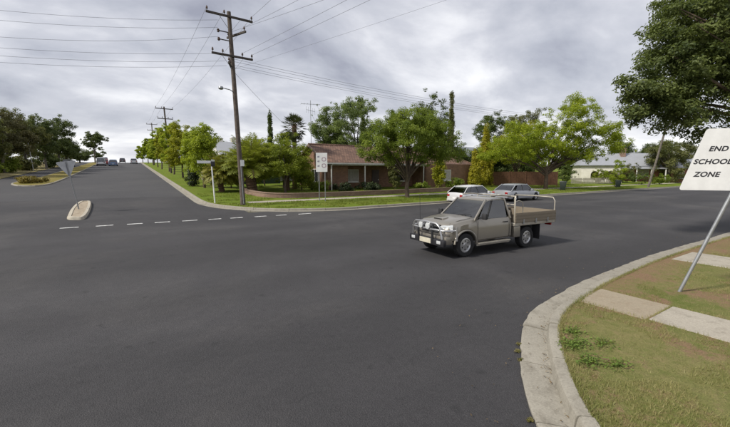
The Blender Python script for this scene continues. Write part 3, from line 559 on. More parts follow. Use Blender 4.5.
# palms
def feather_palm(name, loc, label, trunk_h, tr, nf, fl, seed, mat=LM_palm, arch=1.0, cat='palm'):
    r = random.Random(seed); g = np.random.default_rng(seed); root = empty(name, (loc[0], loc[1], gz(loc[1])+.1), 0, label, cat)
    mb = MB(); pts = []; rad = []; k = 16
    for i in range(k+1): pts.append((.05*math.sin(i*.5), .03*i/k, -.1+trunk_h*i/k)); rad.append(tr*(1.15 if i % 2 else .95)*(1.15-.2*i/k))
    mb.tube(pts, rad, 10); mb.build('trunk', M_barkp, root, smooth=False)
    Ps=[];Ns=[];As=[];Ls=[];Ws=[];Ts=[]; st = MB()
    for f in range(nf):
        az = f*2.39996 + r.uniform(-.2, .2); el = R(84) - (f/nf)**.9*R(95)*arch; ln = fl*r.uniform(.8, 1.1); p = Vector((0, 0, trunk_h-.05)); d = Vector((math.cos(az)*math.cos(el), math.sin(az)*math.cos(el), math.sin(el)))
        pts = [p.copy()]; seg = 14; ti = r.uniform(.25, .8) - .25*(f/nf)
        for j in range(seg):
            p = p + d*(ln/seg); pts.append(p.copy()); d = (d + Vector((0, 0, -.13*arch*(.4+j/seg)))).normalized()
            side = d.cross(Vector((0, 0, 1)));
            if side.length < .05: side = Vector((1, 0, 0))
            side.normalize(); lw = ln*.27*math.sin(math.pi*min(1, (j+1.2)/(seg+.8)))**.6+.06
            if j > 0:
                for sgn in (-1, 1):
                    for q in (0, .25, .5, .75):
                        ax = (side*sgn*.85 + d*.55 + Vector((0, 0, r.uniform(-.35, .1)))).normalized(); c = p - d*(ln/seg)*q + ax*lw*.5
                        Ps.append(c); As.append(ax); Ns.append((d.cross(ax)*sgn + Vector((r.uniform(-.2,.2), r.uniform(-.2,.2), .2))).normalized()); Ls.append(lw); Ws.append(.055); Ts.append(ti+r.uniform(-.12, .12))
        st.tube(pts, [.03*(1-.8*i/len(pts)) for i in range(len(pts))], 5)
    link('fronds', leaf_mesh('fronds', np.array(Ps), np.array(Ns), np.array(As), np.array(Ls), np.array(Ws), np.array(Ts), .1), mat, root)
    st.build('frond_stems', M_barkp, root); return root
feather_palm('feather_palm', (9.3, 33.0), 'big feather palm with arching fronds right of the power pole', 2.0, .40, 84, 3.1, 501, arch=.74)
feather_palm('small_palm', (7.0, 34.4), 'small yellowish palm left of the power pole', 1.5, .22, 56, 1.9, 502, leafmat('leaf_palm_yellow', (.12, .125, .018), (.30, .28, .04), .3), .95)
def fan_palm(name, loc, label, th, seed):
    r = random.Random(seed); root = empty(name, (loc[0], loc[1], gz(loc[1])+.1), 0, label, 'palm')
    mb = MB(); mb.tube([(0, 0, -.1), (.02, 0, th*.3), (.06, 0, th*.7), (.08, 0, th)], [.26, .21, .2, .24], 10); mb.build('trunk', M_barkp, root, smooth=True)
    Ps=[];Ns=[];As=[];Ls=[];Ws=[];Ts=[]; st = MB(); c0 = Vector((.08, 0, th))
    for f in range(46):
        az = f*2.39996; el = R(80)-(f/46)*R(150); d = Vector((math.cos(az)*math.cos(el), math.sin(az)*math.cos(el), math.sin(el))); ln = .95*r.uniform(.8, 1.15)
        e = c0 + d*ln + Vector((0, 0, -.1)); st.tube([c0, c0+d*ln*.5+Vector((0,0,.04)), e], [.022, .018, .012], 5)
        side = d.cross(Vector((0, 0, 1))); side.normalize(); nn = side.cross(d)
        for k in range(15):
            a = R(-100 + 200*k/14); ax = (d*math.cos(a) + side*math.sin(a) + Vector((0,0,-.18))).normalized(); lw = .62*r.uniform(.85, 1.1)
            Ps.append(e+ax*lw*.5); As.append(ax); Ns.append((nn+Vector((r.uniform(-.3,.3), r.uniform(-.3,.3), 0))).normalized()); Ls.append(lw); Ws.append(.085); Ts.append((.65-.6*(f/46))+r.uniform(-.1,.1))
    link('fronds', leaf_mesh('fronds', np.array(Ps), np.array(Ns), np.array(As), np.array(Ls), np.array(Ws), np.array(Ts), .1), leafmat('leaf_fan', (.03, .032, .014), (.085, .105, .035), .2), root)
    st.build('frond_stems', M_barkp, root); return root
fan_palm('fan_palm', (14.4, 35.4), 'fan palm with a shaggy round head beside the antenna', 6.3, 503)
fan_palm('fan_palm', (13.0, 33.9), 'shorter fan palm hidden under the taller shaggy one', 4.4, 504)
# golden groundcover shrubs on the median nose
for i, (s, t, h, wd) in enumerate([(-8.3, 49.0, .5, .8), (-7.5, 50.0, .42, .7), (-8.9, 51.8, .5, .8)]):
    tree('median_shrub', (s, t), [(0,0,h*.5,wd,wd,h*.5)], 'low golden shrub on the nose of the median, '+['leftmost towards the road', 'rightmost nearest the island sign', 'at the back'][i], leafmat('leaf_golden', (.10, .085, .015), (.26, .20, .03), .2), clumps=40, per=60, leaf=(.13,.07), seed=520+i, h0=.2, r0=.03, cr=.25, cat='shrub', nl=4, group='median shrubs')

# grass blades: one uncountable cover for each lawn
def blades(name, pts, h, wd, label, mat, seed, parent=None):
    g = np.random.default_rng(seed); n = len(pts); a = g.uniform(0, 6.283, n); ln = h*g.uniform(.4, 1.4, n)
    dx = np.cos(a); dy = np.sin(a); be = g.uniform(.1, .9, n)[:, None]*ln[:, None]; a2 = g.uniform(0, 6.283, n); ld = np.stack([np.cos(a2), np.sin(a2), np.zeros(n)], 1)
    sd = np.stack([dx, dy, np.zeros(n)], 1)*wd*g.uniform(.6, 1.4, n)[:, None]; V = np.empty((n, 3, 3), np.float32)
    V[:, 0] = pts - sd*.5; V[:, 1] = pts + sd*.5; V[:, 2] = pts + ld*be; V[:, 2, 2] += ln
    me = bpy.data.meshes.new(name); me.vertices.add(n*3); me.vertices.foreach_set('co', V.ravel()); me.loops.add(n*3); me.loops.foreach_set('vertex_index', np.arange(n*3, dtype=np.int32))
    me.polygons.add(n); me.polygons.foreach_set('loop_start', np.arange(0, n*3, 3, dtype=np.int32)); me.polygons.foreach_set('loop_total', np.full(n, 3, np.int32))
    at = me.attributes.new('tint', 'FLOAT', 'FACE'); cl = .5+.5*np.sin(pts[:, 0]*2.1+np.sin(pts[:, 1]*1.7))*np.cos(pts[:, 1]*2.6+np.sin(pts[:, 0]*1.3)); at.data.foreach_set('value', np.clip(cl*.45+g.random(n)*.55, 0, 1).astype(np.float32))
    me.update(); return tag(link(name, me, mat, parent), label, None if parent else 'grass', None, 'stuff')
g = np.random.default_rng(5)
def vnoise(x, y, k=1.0): return .5+.25*(np.sin(x*1.9*k+1.3*np.sin(y*1.1*k))+np.sin(y*2.3*k+1.7*np.sin(x*.9*k+1.0)))
def inside(x, y): # behind the near kerb
    ix = np.array([p.x for p in inn]); iy = np.array([p.y for p in inn]); o = np.argsort(ix); return y < np.interp(x, ix[o], iy[o]) - .02
x = 2.5 + g.random(620000)**1.7*26; y = g.uniform(-6, 3.95, 620000)
dd = np.hypot(x, y); ok = inside(x, y) & (g.random(len(x)) < np.clip(1.35 - dd/22, .12, 1)) & ~((x > 6.83) & (x < 8.0) & (y < 3.44)) & ~((x > 12.28) & (x < 13.92) & (y < 3.64)) & ((-x*math.sin(R(33))+y*math.cos(R(33))) > -9)
nz = vnoise(x, y)*.55 + vnoise(x+3.3, y-7.1, 3.1)*.45
ok &= (nz > .50 + .5*np.clip((y-2.6)/1.3, 0, 1)*(x > 8)) | (g.random(len(x)) < .10)
pts = np.stack([x[ok], y[ok], np.full(ok.sum(), .132)], 1)
blades('dry_grass', pts, .040, .0075, 'patchy short grass blades on the near verge', leafmat('blade_dry', (.115, .150, .030), (.38, .33, .155), .33), 61)
x = g.uniform(4.7, 60, 160000); y = 20.9 + g.random(160000)**1.3*12; keepn = (y > np.where(x < 12, 28.3-np.sqrt(np.maximum(0, 7.4**2-(12-x)**2)), 20.95+.02*(x-10))+.1) & ~((y > 25.4) & (y < 26.5) & (x > 7) & (x < 35)) & ~((y > 25.9) & (y < 26.8) & (x > 37))
keepn &= (vnoise(x, y) > .35) & (vnoise(x*1.7, y*2.2) > .3+.35*np.clip(1-(y-20.9)/1.5, 0, 1)); x = x[keepn]; y = y[keepn]
pts = np.stack([x, y, np.array([gz(v) for v in y])+.13], 1)
blades('lawn_grass', pts, .09, .035, 'green grass blades on the far corner lawn', leafmat('blade_green', (.11, .16, .018), (.24, .27, .045), .3), 62)
def along(P, n, lo, hi, seed, smin=0, smax=26):
    g_ = np.random.default_rng(seed); Q = [p for p in P]; k = g_.integers(0, len(Q)-1, n); u = g_.random(n); out = []
    for a, b in zip(k, u):
        p = Q[a].lerp(Q[a+1], b); t_ = (Q[a+1]-Q[a]).normalized(); d = g_.uniform(lo, hi); q = p+Vector((t_.y, -t_.x, 0))*d
        if smin < q.x < smax: out.append((q.x, q.y, 0.0))
    return np.array(out)
SEf = resample([(p.x, p.y) for p in SE], .1); SEf = [p for p in SEf if p.x < 24 and p.y > -2]
e1 = along(SEf, 9000, .50, .58, 71); e1[:, 2] = .135
e2 = np.concatenate([np.stack([np.full(900, c)+g.normal(0, .018, 900), g.uniform(-5, 3.3, 900), np.full(900, .135)], 1) for c in (6.87, 7.97, 12.29, 13.92)] + [np.stack([g.uniform(6.9, 7.95, 160), np.full(160, 2.27)+g.normal(0, .008, 160), np.full(160, .135)], 1)])
blades('edge_grass', np.concatenate([e1, e2]), .05, .008, 'longer grass creeping over the near kerb and path edges', MATS['blade_dry'], 72)
q_ = np.concatenate([along(SEf, 420, .24, .35, 73), along(SEf, 160, -.25, .2, 74), along(SEf, 120, -1.2, -.2, 77)]); q_[:, 2] = .034; n_ = len(q_); g2 = np.random.default_rng(75); nn_ = unit(g2, n_)*.35; nn_[:, 2] += 1; nn_ /= np.linalg.norm(nn_, axis=1)[:, None]
tag(link('leaf_litter', leaf_mesh('leaf_litter', q_, nn_, unit(g2, n_), g2.uniform(.015, .05, n_), g2.uniform(.008, .022, n_), g2.random(n_)), leafmat('litter', (.06, .04, .02), (.24, .17, .09), .1)), 'dry leaf litter gathered along the near gutter', 'litter', None, 'stuff')
# weeds at the inside of the near kerb
def weed(name, loc, label, rad, n, seed, leaf=(.040, .020), h=.06, mat=None):
    g = np.random.default_rng(seed); root = empty(name, (loc[0], loc[1], loc[2]), 0, label, 'weed'); q = unit(g, n); P = q*(g.random(n)**.75)[:, None]*np.array([rad, rad*.75, h]); P[:, 2] = np.abs(P[:, 2])+.01
    Nn = unit(g, n)*.5; Nn[:, 2] += 1; Nn /= np.linalg.norm(Nn, axis=1)[:, None]
    link('leaves', leaf_mesh('leaves', P, Nn, unit(g, n), leaf[0]*g.uniform(.6, 1.4, n), leaf[1]*g.uniform(.6, 1.4, n), g.normal(.5, .25, n)), mat or leafmat('leaf_weed', (.075, .125, .02), (.18, .25, .05), .25), root)
    mb = MB()
    for i in range(14): a = rng.uniform(0, 6.28); d = rad*rng.uniform(.2, .8); mb.tube([(0, 0, -.02), (math.cos(a)*d*.5, math.sin(a)*d*.4, h*.5), (math.cos(a)*d, math.sin(a)*d*.75, h*.8)], [.004, .003, .002], 5)
    mb.build('stems', LM_palm, root)
for i, (s, t, rd, n) in enumerate([(5.00, 2.44, .30, 300), (4.72, 2.10, .26, 220), (5.40, 2.66, .24, 120), (4.90, 1.86, .24, 90), (5.35, 2.24, .30, 100)]):
    weed('leafy_weed', (s, t, .135), ['largest fresh green weed patch against the inside of the near kerb', 'green weed patch just below the largest one by the kerb', 'green weed patch just above the largest one towards the footpath', 'lowest small weed patch near the kerb', 'sparse weed patch spreading right of the largest one'][i], rd, n, 600+i)
for i, (s, t) in enumerate([(4.62, 3.02), (4.42, 2.9), (4.25, 2.74), (3.25, 1.96)]):
    weed('gutter_weed', (s, t, .0), 'dry weed tuft in the crack along the gutter edge, '+['uppermost', 'second from the top', 'third from the top', 'lowest'][i], .05+.02*(i == 1), 45, 620+i, (.045, .008), .035, leafmat('leaf_dryweed', (.12, .11, .03), (.27, .22, .09), .2))

# ================================================================== buildings
def framed_window(parent, x0, x1, y, z0, z1, nrm='y-', mat_glass=None, frame=M_trim, mull=1, name='window'):
    """window in a wall; y is the wall plane coordinate, nrm the outward axis"""
    sg = -1 if nrm[1] == '-' else 1; ax = nrm[0]
    def B(mb, a0, a1, d0, d1, zz0, zz1):
        d0, d1 = sorted((y+sg*d0, y+sg*d1))
        mb.box(a0, a1, d0, d1, zz0, zz1) if ax == 'y' else mb.box(d0, d1, a0, a1, zz0, zz1)
    gl = MB(); B(gl, x0+.04, x1-.04, .004, .02, z0+.04, z1-.04); wn = gl.build(name, mat_glass or M_wglass, parent)
    fr = MB()
    for a0, a1, b0, b1 in ((x0, x1, z0, z0+.06), (x0, x1, z1-.06, z1), (x0, x0+.06, z0+.06, z1-.06), (x1-.06, x1, z0+.06, z1-.06)): B(fr, a0, a1, .0, .05, b0, b1)
    for k in range(mull): c = x0+(x1-x0)*(k+1)/(mull+1); B(fr, c-.02, c+.02, .0, .045, z0+.06, z1-.06)
    fr.build('frame', frame, wn); sb = MB(); B(sb, x0-.06, x1+.06, .002, .10, z0-.09, z0-.003); sb.build('sill', M_trim if frame is M_trim else frame, wn); return wn
# brick house
hz = gz(33)+.12; bh = empty('brick_house', (17, 33, hz), 0, 'low brown brick house with brown tiled roof behind the garden wall', 'house')
mb = MB(); mb.box(0, 12.4, 1.6, 7.2, -.3, 2.78); mb.box(12.4, 20, -.9, 7.2, -.3, 2.78); mb.build('wall', M_brick, bh)
mb = MB(); mb.prism([(0, 2.78), (7.2, 2.78), (3.6, 4.55)], 'x', 0.003, .24); mb.build('gable_wall', M_brick, bh)
mb = MB(); mb.box(0, 2.35, .06, 1.6, -.3, 2.76); mb.build('front_wall', M_brick, bh)
rf = MB(); e = 2.72; rz_ = 4.72
def slope(mb, a, b, c, d, th=.10):
    n = (Vector(b)-Vector(a)).cross(Vector(d)-Vector(a)).normalized()*th
    if n.z > 0: n = -n
    mb.add([a, b, c, d] + [Vector(p)+n for p in (a, b, c, d)], [(0,1,2,3),(7,6,5,4),(0,4,5,1),(1,5,6,2),(2,6,7,3),(3,7,4,0)])
slope(rf, (-.5, -.75, 2.76), (20.6, -.75, 2.76), (18.2, 3.6, 4.78), (-.5, 3.6, 4.78)); slope(rf, (20.6, 7.95, 2.76), (-.5, 7.95, 2.76), (-.5, 3.6, 4.78), (18.2, 3.6, 4.78))
rf.add([(20.6, -.75, 2.76), (20.6, 7.95, 2.76), (18.2, 3.6, 4.78)], [(0, 1, 2)])
roof = rf.build('roof', M_tile, bh)
rc = MB(); rc.tube([(-.5, 3.6, 4.80), (18.2, 3.6, 4.80)], .10, 8); rc.tube([(18.2, 3.6, 4.80), (20.6, -.75, 2.80)], .09, 8); rc.build('ridge_capping', M_tile, roof, smooth=True)
gt = MB(); gt.box(-.5, 20.6, -.88, -.76, 2.60, 2.73); gt.build('gutter', M_trim, roof)
bg = MB(); bg.beam((-.53, -.80, 2.66), (-.53, 3.6, 4.69), .04, .2); bg.beam((-.53, 8.0, 2.66), (-.53, 3.6, 4.69), .04, .2); bg.build('barge_board', simple('barge', (.30, .22, .17), None, .7), roof)
for x in (.05, 4.0, 8.1, 12.2): mb = MB(); mb.box(x-.05, x+.05, -.70, -.60, -.15, 2.58); mb.build('porch_post', M_trim, bh, bevel=.01, seg=1)
mb = MB(); mb.box(2.36, 12.38, -.75, 1.58, -.30, -.10); mb.build('porch_floor', M_conc2, bh)
mb = MB(); mb.box(.0, 12.4, -.72, 1.6, 2.50, 2.56); mb.build('porch_ceiling', M_trim, bh)
framed_window(bh, 2.6, 4.6, 1.6, .75, 2.1, 'y-', M_curt); framed_window(bh, 9.2, 11.4, 1.6, .75, 2.1, 'y-'); framed_window(bh, 14.0, 16.4, -.9, .8, 2.1, 'y-', M_curt)
framed_window(bh, 2.2, 3.9, 0, .75, 2.15, 'x-'); framed_window(bh, 4.9, 6.2, 0, .75, 2.15, 'x-')
for x in (.12, 12.30): mb = MB(); mb.tube([(x, -.80, 2.62), (x, -.62, 2.45), (x, -.62, 2.40)], .035, 6); mb.build('downpipe', M_trim, bh)
mb = MB(); mb.box(6.4, 7.35, 1.54, 1.597, -.1, 2.05); dr = mb.build('door', simple('door_paint', (.06, .035, .03), None, .5), bh); mb = MB(); mb.box(7.2, 7.26, 1.48, 1.537, .9, 1.0); mb.build('handle', M_chrome, dr)
# antenna on its roof
an = empty('tv_antenna', (17.6, 38.2, hz+4.3), 0, 'tall thin television antenna mast rising beside the fan palm', 'antenna')
mb = MB(); mb.tube([(0,0,-.2), (0,0,5.4)], .03, 6); mb.build('mast', M_steel, an)
mb = MB(); mb.beam((-1.0,.3,5.0), (1.0,-.3,5.0), .035, .035)
for k in range(7): x = -1+2*k/6; lk = .55-.05*k; mb.beam((x-.3*lk, .3-.1*k-lk*.9, 5.0), (x+.3*lk, .3-.1*k+lk*.9, 5.0), .018, .018)
mb.build('yagi', M_steel, an); mb = MB(); mb.beam((-.7,-.4,4.3), (.7,.4,4.3), .03, .03)
for k in range(5): x = -.7+1.4*k/4; mb.beam((x, x*.57, 3.95), (x, x*.57, 4.65), .018, .018)
mb.build('uhf_array', M_steel, an)
# garden wall along the lawn
gw = empty('garden_wall', (0, 0, 0), 0, 'low pinkish brick garden wall along the front of the corner block', 'wall')
GP = smooth_curve([(8.7, 32.6), (8.8, 30.4), (9.4, 28.7), (10.6, 27.7), (12.5, 27.4), (16, 27.35), (21, 27.5), (26, 27.8), (31, 28.0)], 6)
mb = MB(); cp = MB(); nn = len(GP); vi = []; vo = []
off = offset(GP, .22)
def sweepwall(mb, A, B, z0, z1):
    n = len(A); vs = []
    for a, b in zip(A, B): zz = gz(a.y)+.1; vs += [(a.x,a.y,zz+z0),(b.x,b.y,zz+z0),(b.x,b.y,zz+z1),(a.x,a.y,zz+z1)]
    mb.add(vs, [(i*4+k, i*4+(k+1)%4, (i+1)*4+(k+1)%4, (i+1)*4+k) for i in range(n-1) for k in range(4)]+[(0,1,2,3),(n*4-1,n*4-2,n*4-3,n*4-4)])
sweepwall(mb, GP, off, -.2, .36); mb.build('brick_course', M_brick2, gw); sweepwall(cp, offset(GP, -.03), offset(GP, .25), .362, .43); cp.build('capping', simple('wall_cap', (.27, .19, .145), (.2, .135, .1), .9, 3, .3), gw)
# brown fence, panel by panel
fe = empty('brown_fence', (39.5, 33.2, gz(33)+.1), math.atan2(-4.2, 9.5), 'brown paling fence between the golden conifer and the lime tree', 'fence')
for k in range(5):
    mb = MB(); x0 = k*2.4
    for j in range(20): mb.box(x0+.05+j*.115, x0+.05+j*.115+.108, -.012-.008*(j % 2), .012, .03, 1.86+.02*((j*7) % 3))
    mb.build('fence_panel', M_paling, fe)
for k in range(6): mb = MB(); mb.box(k*2.4-.045, k*2.4+.045, -.04, .05, -.3, 1.95); mb.build('post', M_paling, fe)
# green shed
sh = empty('green_shed', (37.6, 36.5, gz(36)+.1), 0, 'small shed with pale green tin roof right of the brick house', 'shed')
mb = MB(); mb.box(0, 5, 0, 4, -.2, 1.9); mb.build('wall', M_brick, sh); mb = MB(); slope(mb, (-.3,-.3,1.92), (5.3,-.3,1.92), (5.3,4.3,2.5), (-.3,4.3,2.5), .06); mb.build('roof', M_tingr, sh)
mb = MB(); mb.box(1.2, 3.6, -.05, -.004, -.1, 1.7); mb.build('roller_door', M_wwall, sh)
# cream house behind
def gable_house(name, loc, rz, lx, ly, hw, hr, wall, roofm, label, wins=(), chim=(), over=.4, ridge='x'):
    h = empty(name, loc, rz, label, 'house'); mb = MB(); mb.box(0, lx, 0, ly, -.4, hw); mb.build('wall', wall, h)
    r = MB()
    if ridge == 'x':
        slope(r, (-over,-over,hw-.1), (lx+over,-over,hw-.1), (lx+over,ly/2,hr), (-over,ly/2,hr)); slope(r, (lx+over,ly+over,hw-.1), (-over,ly+over,hw-.1), (-over,ly/2,hr), (lx+over,ly/2,hr))
        g_ = MB(); g_.prism([(0,hw),(ly,hw),(ly/2,hr-.15)], 'x', .003, .2); g_.prism([(0,hw),(ly,hw),(ly/2,hr-.15)], 'x', lx-.2, lx-.003)
    else:
        slope(r, (-over,ly+over,hw-.1), (-over,-over,hw-.1), (lx/2,-over,hr), (lx/2,ly+over,hr)); slope(r, (lx+over,-over,hw-.1), (lx+over,ly+over,hw-.1), (lx/2,ly+over,hr), (lx/2,-over,hr))
        g_ = MB(); g_.prism([(0,hw),(lx,hw),(lx/2,hr-.15)], 'y', .003, .2); g_.prism([(0,hw),(lx,hw),(lx/2,hr-.15)], 'y', ly-.2, ly-.003)
    for q in range(2):
        g1 = MB(); g1.v = g_.v[6*q:6*q+6]; g1.f = g_.f[:5]; g1.build('gable_wall', wall, h)
    ro = r.build('roof', roofm, h)
    for x, y, c, z0, z1 in chim: m2 = MB(); m2.box(x-c, x+c, y-c, y+c, z0, z1); m2.box(x-c-.07, x+c+.07, y-c-.07, y+c+.07, z1+.002, z1+.14); m2.build('chimney', M_brick2 if wall is not M_wwall else M_cream, ro)
    for a in wins: framed_window(h, *a)
    return h
gable_house('cream_house', (50, 46, gz(46)), 0, 8, 8, 4.2, 6.2, M_cream, M_tind, 'cream house with dark roof peeping between the round tree and golden conifer', [(1, 2.2, 0, 2.6, 3.7, 'y-'), (1.5, 2.6, 0, 2.6, 3.7, 'x-')])
# white house behind the small palm
wh = gable_house('white_house', (10.2, 47, gz(47)+.1), 0, 10, 12, 3.0, 5.3, M_wwall, M_tin, 'white weatherboard house with pale tin roof behind the small palm', [(1.2, 2.4, 0, .9, 2.3, 'y-'), (5.2, 6.6, 0, .9, 2.3, 'y-'), (2, 3.2, 0, .8, 2.2, 'x-'), (6, 7.2, 0, .8, 2.2, 'x-')], [(.9, 7.0, .33, 3.2, 5.7), (3.4, 9.5, .36, 3.6, 6.1)])
mb = MB(); slope(mb, (-2.3, -2.4, 2.2), (10.2, -2.4, 2.2), (10.2, -.02, 2.85), (-2.3, -.02, 2.85), .06); slope(mb, (-2.4, 12, 2.2), (-2.4, -.02, 2.2), (-.02, -.02, 2.85), (-.02, 12, 2.85), .06); vr = mb.build('verandah_roof', M_tin, wh)
for x, y in ((-2.2, -2.2), (1.5, -2.2), (5, -2.2), (9.8, -2.2), (-2.2, 3), (-2.2, 7)): mb = MB(); mb.box(x-.06, x+.06, y-.06, y+.06, -.3, 2.16); mb.build('verandah_post', M_trim, vr)
fg = empty('green_fence', (8.2, 42.5, gz(42.5)+.1), 0, 'dark green metal side fence behind the palms', 'fence')
for k in range(3): mb = MB(); mb.box(k*2.4+.04, k*2.4+2.36, -.02, .02, .03, 1.5); mb.build('fence_panel', simple('green_steel', (.03, .055, .04), None, .6), fg)
for k in range(4): mb = MB(); mb.box(k*2.4-.035, k*2.4+.035, -.035, .035, -.2, 1.56); mb.build('post', simple('green_steel', (.03, .055, .04), None, .6), fg)
# arched cream house on the far right
ah = empty('arched_house', (70.6, 35.6, gz(35)+.1), R(-52), 'cream rendered house with two dark arches beyond the lime tree', 'house')
mb = MB(); mb.box(0, 6.4, .25, 8, -.4, 3.0); mb.build('wall', M_cream, ah)
def arch_wall(parent, x0, x1, y0, y1, h, arches, mat):
    mb = MB(); xs = x0
    for c, wd, sp, hs in arches:
        mb.box(xs, c-wd, y0, y1, -.4, h); K = 10
        top = [(c-wd*math.cos(math.pi*k/K), sp+hs*math.sin(math.pi*k/K)) for k in range(K+1)]
        for a, b in zip(top[:-1], top[1:]):
            mb.add([(a[0],y0,a[1]),(b[0],y0,b[1]),(b[0],y0,h),(a[0],y0,h),(a[0],y1,a[1]),(b[0],y1,b[1]),(b[0],y1,h),(a[0],y1,h)], [(0,1,2,3),(7,6,5,4),(0,4,5,1),(2,6,7,3)])
        mb.box(c-wd, c+wd, y0, y1, -.4, .55); xs = c+wd
    mb.box(xs, x1, y0, y1, -.4, h); return mb.build('arcade_wall', mat, parent)
arch_wall(ah, 0, 6.4, -1.6, -1.35, 3.0, [(2.2, .65, 1.3, .6), (4.6, 1.1, 1.3, .6)], M_cream)
mb = MB(); slope(mb, (-.4,-2.0,2.95), (6.8,-2.0,2.95), (4.6,3.2,4.7), (1.8,3.2,4.7)); slope(mb, (6.8,8.4,2.95), (-.4,8.4,2.95), (1.8,3.2,4.7), (4.6,3.2,4.7)); mb.add([(-.4,-2,2.95),(-.4,8.4,2.95),(1.8,3.2,4.7)], [(0,1,2)]); mb.add([(6.8,-2,2.95),(6.8,8.4,2.95),(4.6,3.2,4.7)], [(0,1,2)]); mb.build('roof', M_tin, ah)
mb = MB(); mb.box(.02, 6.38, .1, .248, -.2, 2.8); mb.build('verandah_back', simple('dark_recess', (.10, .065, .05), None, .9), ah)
mb = MB(); mb.box(.0, .24, -1.35, .1, -.4, 2.95); mb.build('side_wall', M_cream, ah)
th = gable_house('tin_roof_house', (83, 36.5, gz(36)+.1), R(-52), 9, 8, 3.0, 5.6, M_brickr, M_tin, 'house with pale grey tin roof and cream chimney left of the far power pole', [(1, 2.6, 0, .8, 2.2, 'y-'), (5.4, 7.4, 0, .8, 2.2, 'y-', M_curt)], [(3.6, 3.2, .45, 4.2, 6.5)])
mb = MB(); slope(mb, (-.5,-2.6,2.35), (9.5,-2.6,2.35), (9.5,-.02,2.85), (-.5,-.02,2.85), .07); vr = mb.build('verandah_roof', M_tin, th)
for x in (-.3, 2.2, 4.6, 7, 9.3): mb = MB(); mb.box(x-.08, x+.08, -2.5, -2.34, -.3, 2.3); mb.build('verandah_post', M_trim, vr)
gable_house('red_brick_house', (91, 28.2, gz(28)+.1), R(-52), 7, 8, 2.9, 4.7, M_brickr, M_tind, 'red brick house half hidden behind the garden trees on the right', [(.8, 2.2, 0, .8, 2.2, 'y-', M_curt), (3.4, 5.2, 0, .8, 2.2, 'y-', M_curt)])
pf = empty('picket_fence', (60.3, 31.6, gz(30.5)+.1), math.atan2(-3, 7.6), 'low weathered picket fence in front of the arched cream house', 'fence')
for k in range(4):
    mb = MB(); x0 = k*2.2
    for j in range(14): mb.box(x0+.05+j*.15, x0+.05+j*.15+.09, -.012, .012, .06, 1.0)
    mb.box(x0, x0+2.2, .013, .05, .25, .33); mb.box(x0, x0+2.2, .013, .05, .75, .83); mb.build('fence_panel', simple('weathered_pickets', (.42, .38, .32), (.28, .25, .2), .9, 3), pf)

# ================================================================== street furniture
# main pole
POLE_H = 12.15
def arm_with_pins(parent, c, half, ang, z, name, pins=(-1, -.45, .45, 1), tilt=0.0):
    d = Vector((math.cos(ang), math.sin(ang), tilt)); a = Vector(c)-d*half; b = Vector(c)+d*half
    mb = MB(); mb.beam(a, b, .10, .125); arm = mb.build(name, M_arm, parent, bevel=.01, seg=1)
    out = []
    for p in pins:
        q = Vector(c)+d*half*p*.95+Vector((0,0,.062)); m2 = MB(); m2.lathe([(.02, 0), (.022, .09), (.055, .10), (.065, .14), (.045, .18), (.055, .20), (.035, .25), (.01, .27)], q, 'z', 10); m2.build('insulator', M_insul, arm, smooth=True); out.append(q+Vector((0,0,.22)))
    return out
def power_pole(loc, h, lean, label, r0=.17, arms=()):
    root = empty('power_pole', (loc[0], loc[1], gz(loc[1])+.1), 0, label, 'power pole', 'timber power poles'); tip = Vector((lean[0], lean[1], h))
    mb = MB(); mb.tube([(0,0,-.3), tuple(tip*.02), tuple(tip*.5), tuple(tip)], [r0*1.05, r0, r0*.86, r0*.72], 12); mb.build('pole', M_pole, root, smooth=True)
    return root, (lambda z: tip*(z/h))
pp, ax = power_pole((6.35, 24.6), POLE_H, (-.38, .20), 'tall timber power pole on the far corner with double crossarms')
W = Vector(pp.location)
A1 = arm_with_pins(pp, ax(11.8)+Vector((0,-.19,0)), 1.4, R(0), 0, 'crossarm', (-1, -.25, 1), -.02)
A2 = arm_with_pins(pp, ax(9.45)+Vector((0,-.19,0)), 1.25, R(0), 0, 'crossarm', (-1, -.5, .5, 1), -.02)
A3 = arm_with_pins(pp, ax(10.85)+Vector((.35,-.02,0)), 0.95, R(112), 0, 'crossarm', (-.9, .9))
A4 = arm_with_pins(pp, ax(8.85)+Vector((-.05,.18,0)), 1.15, R(70), 0, 'crossarm', (-.95, -.4, .4, .95))
for z, s in ((11.8, 1), (11.8, -1), (9.45, 1), (9.45, -1)):
    mb = MB(); mb.beam(ax(z-.75)+Vector((.1*s,-.14,0)), ax(z)+Vector((.65*s,-.22,-.05)), .04, .012); mb.build('brace', M_steel, pp)
for z in (10.9, 10.4): 
    mb = MB(); mb.beam(ax(z)+Vector((-.1,0,0)), ax(z)+Vector((-.75,.02,.02)), .05, .05); br = mb.build('side_bracket', M_arm, pp)
    m2 = MB(); m2.lathe([(.05,0),(.085,-.06),(.06,-.10),(.085,-.15),(.05,-.2)], ax(z)+Vector((-.72,.02,.12)), 'z', 10); m2.build('insulator', M_insul, br, smooth=True)
mb = MB(); p0 = ax(7.25); mb.tube([p0, p0+Vector((-.35,-.2,.12)), p0+Vector((-.75,-.42,.12))], .028, 8); lb = mb.build('lamp_bracket', M_steel, pp, smooth=True)
mb = MB(); q = p0+Vector((-.95,-.54,.08)); mb.lathe([(.03,.12),(.13,.09),(.16,.0),(.13,-.06),(.05,-.09)], q, 'z', 12); mb.build('street_lantern', M_steel, lb, smooth=True)
mb = MB(); mb.tube([ax(.15)+Vector((.0,-.165,0)), ax(3.0)+Vector((0,-.165,0))], .03, 6); mb.build('earth_conduit', M_steel, pp)
mb = MB(); mb.box(-.12, .12, -.205, -.185, 2.6, 3.0); pl = mb.build('number_plate', M_signw, pp)
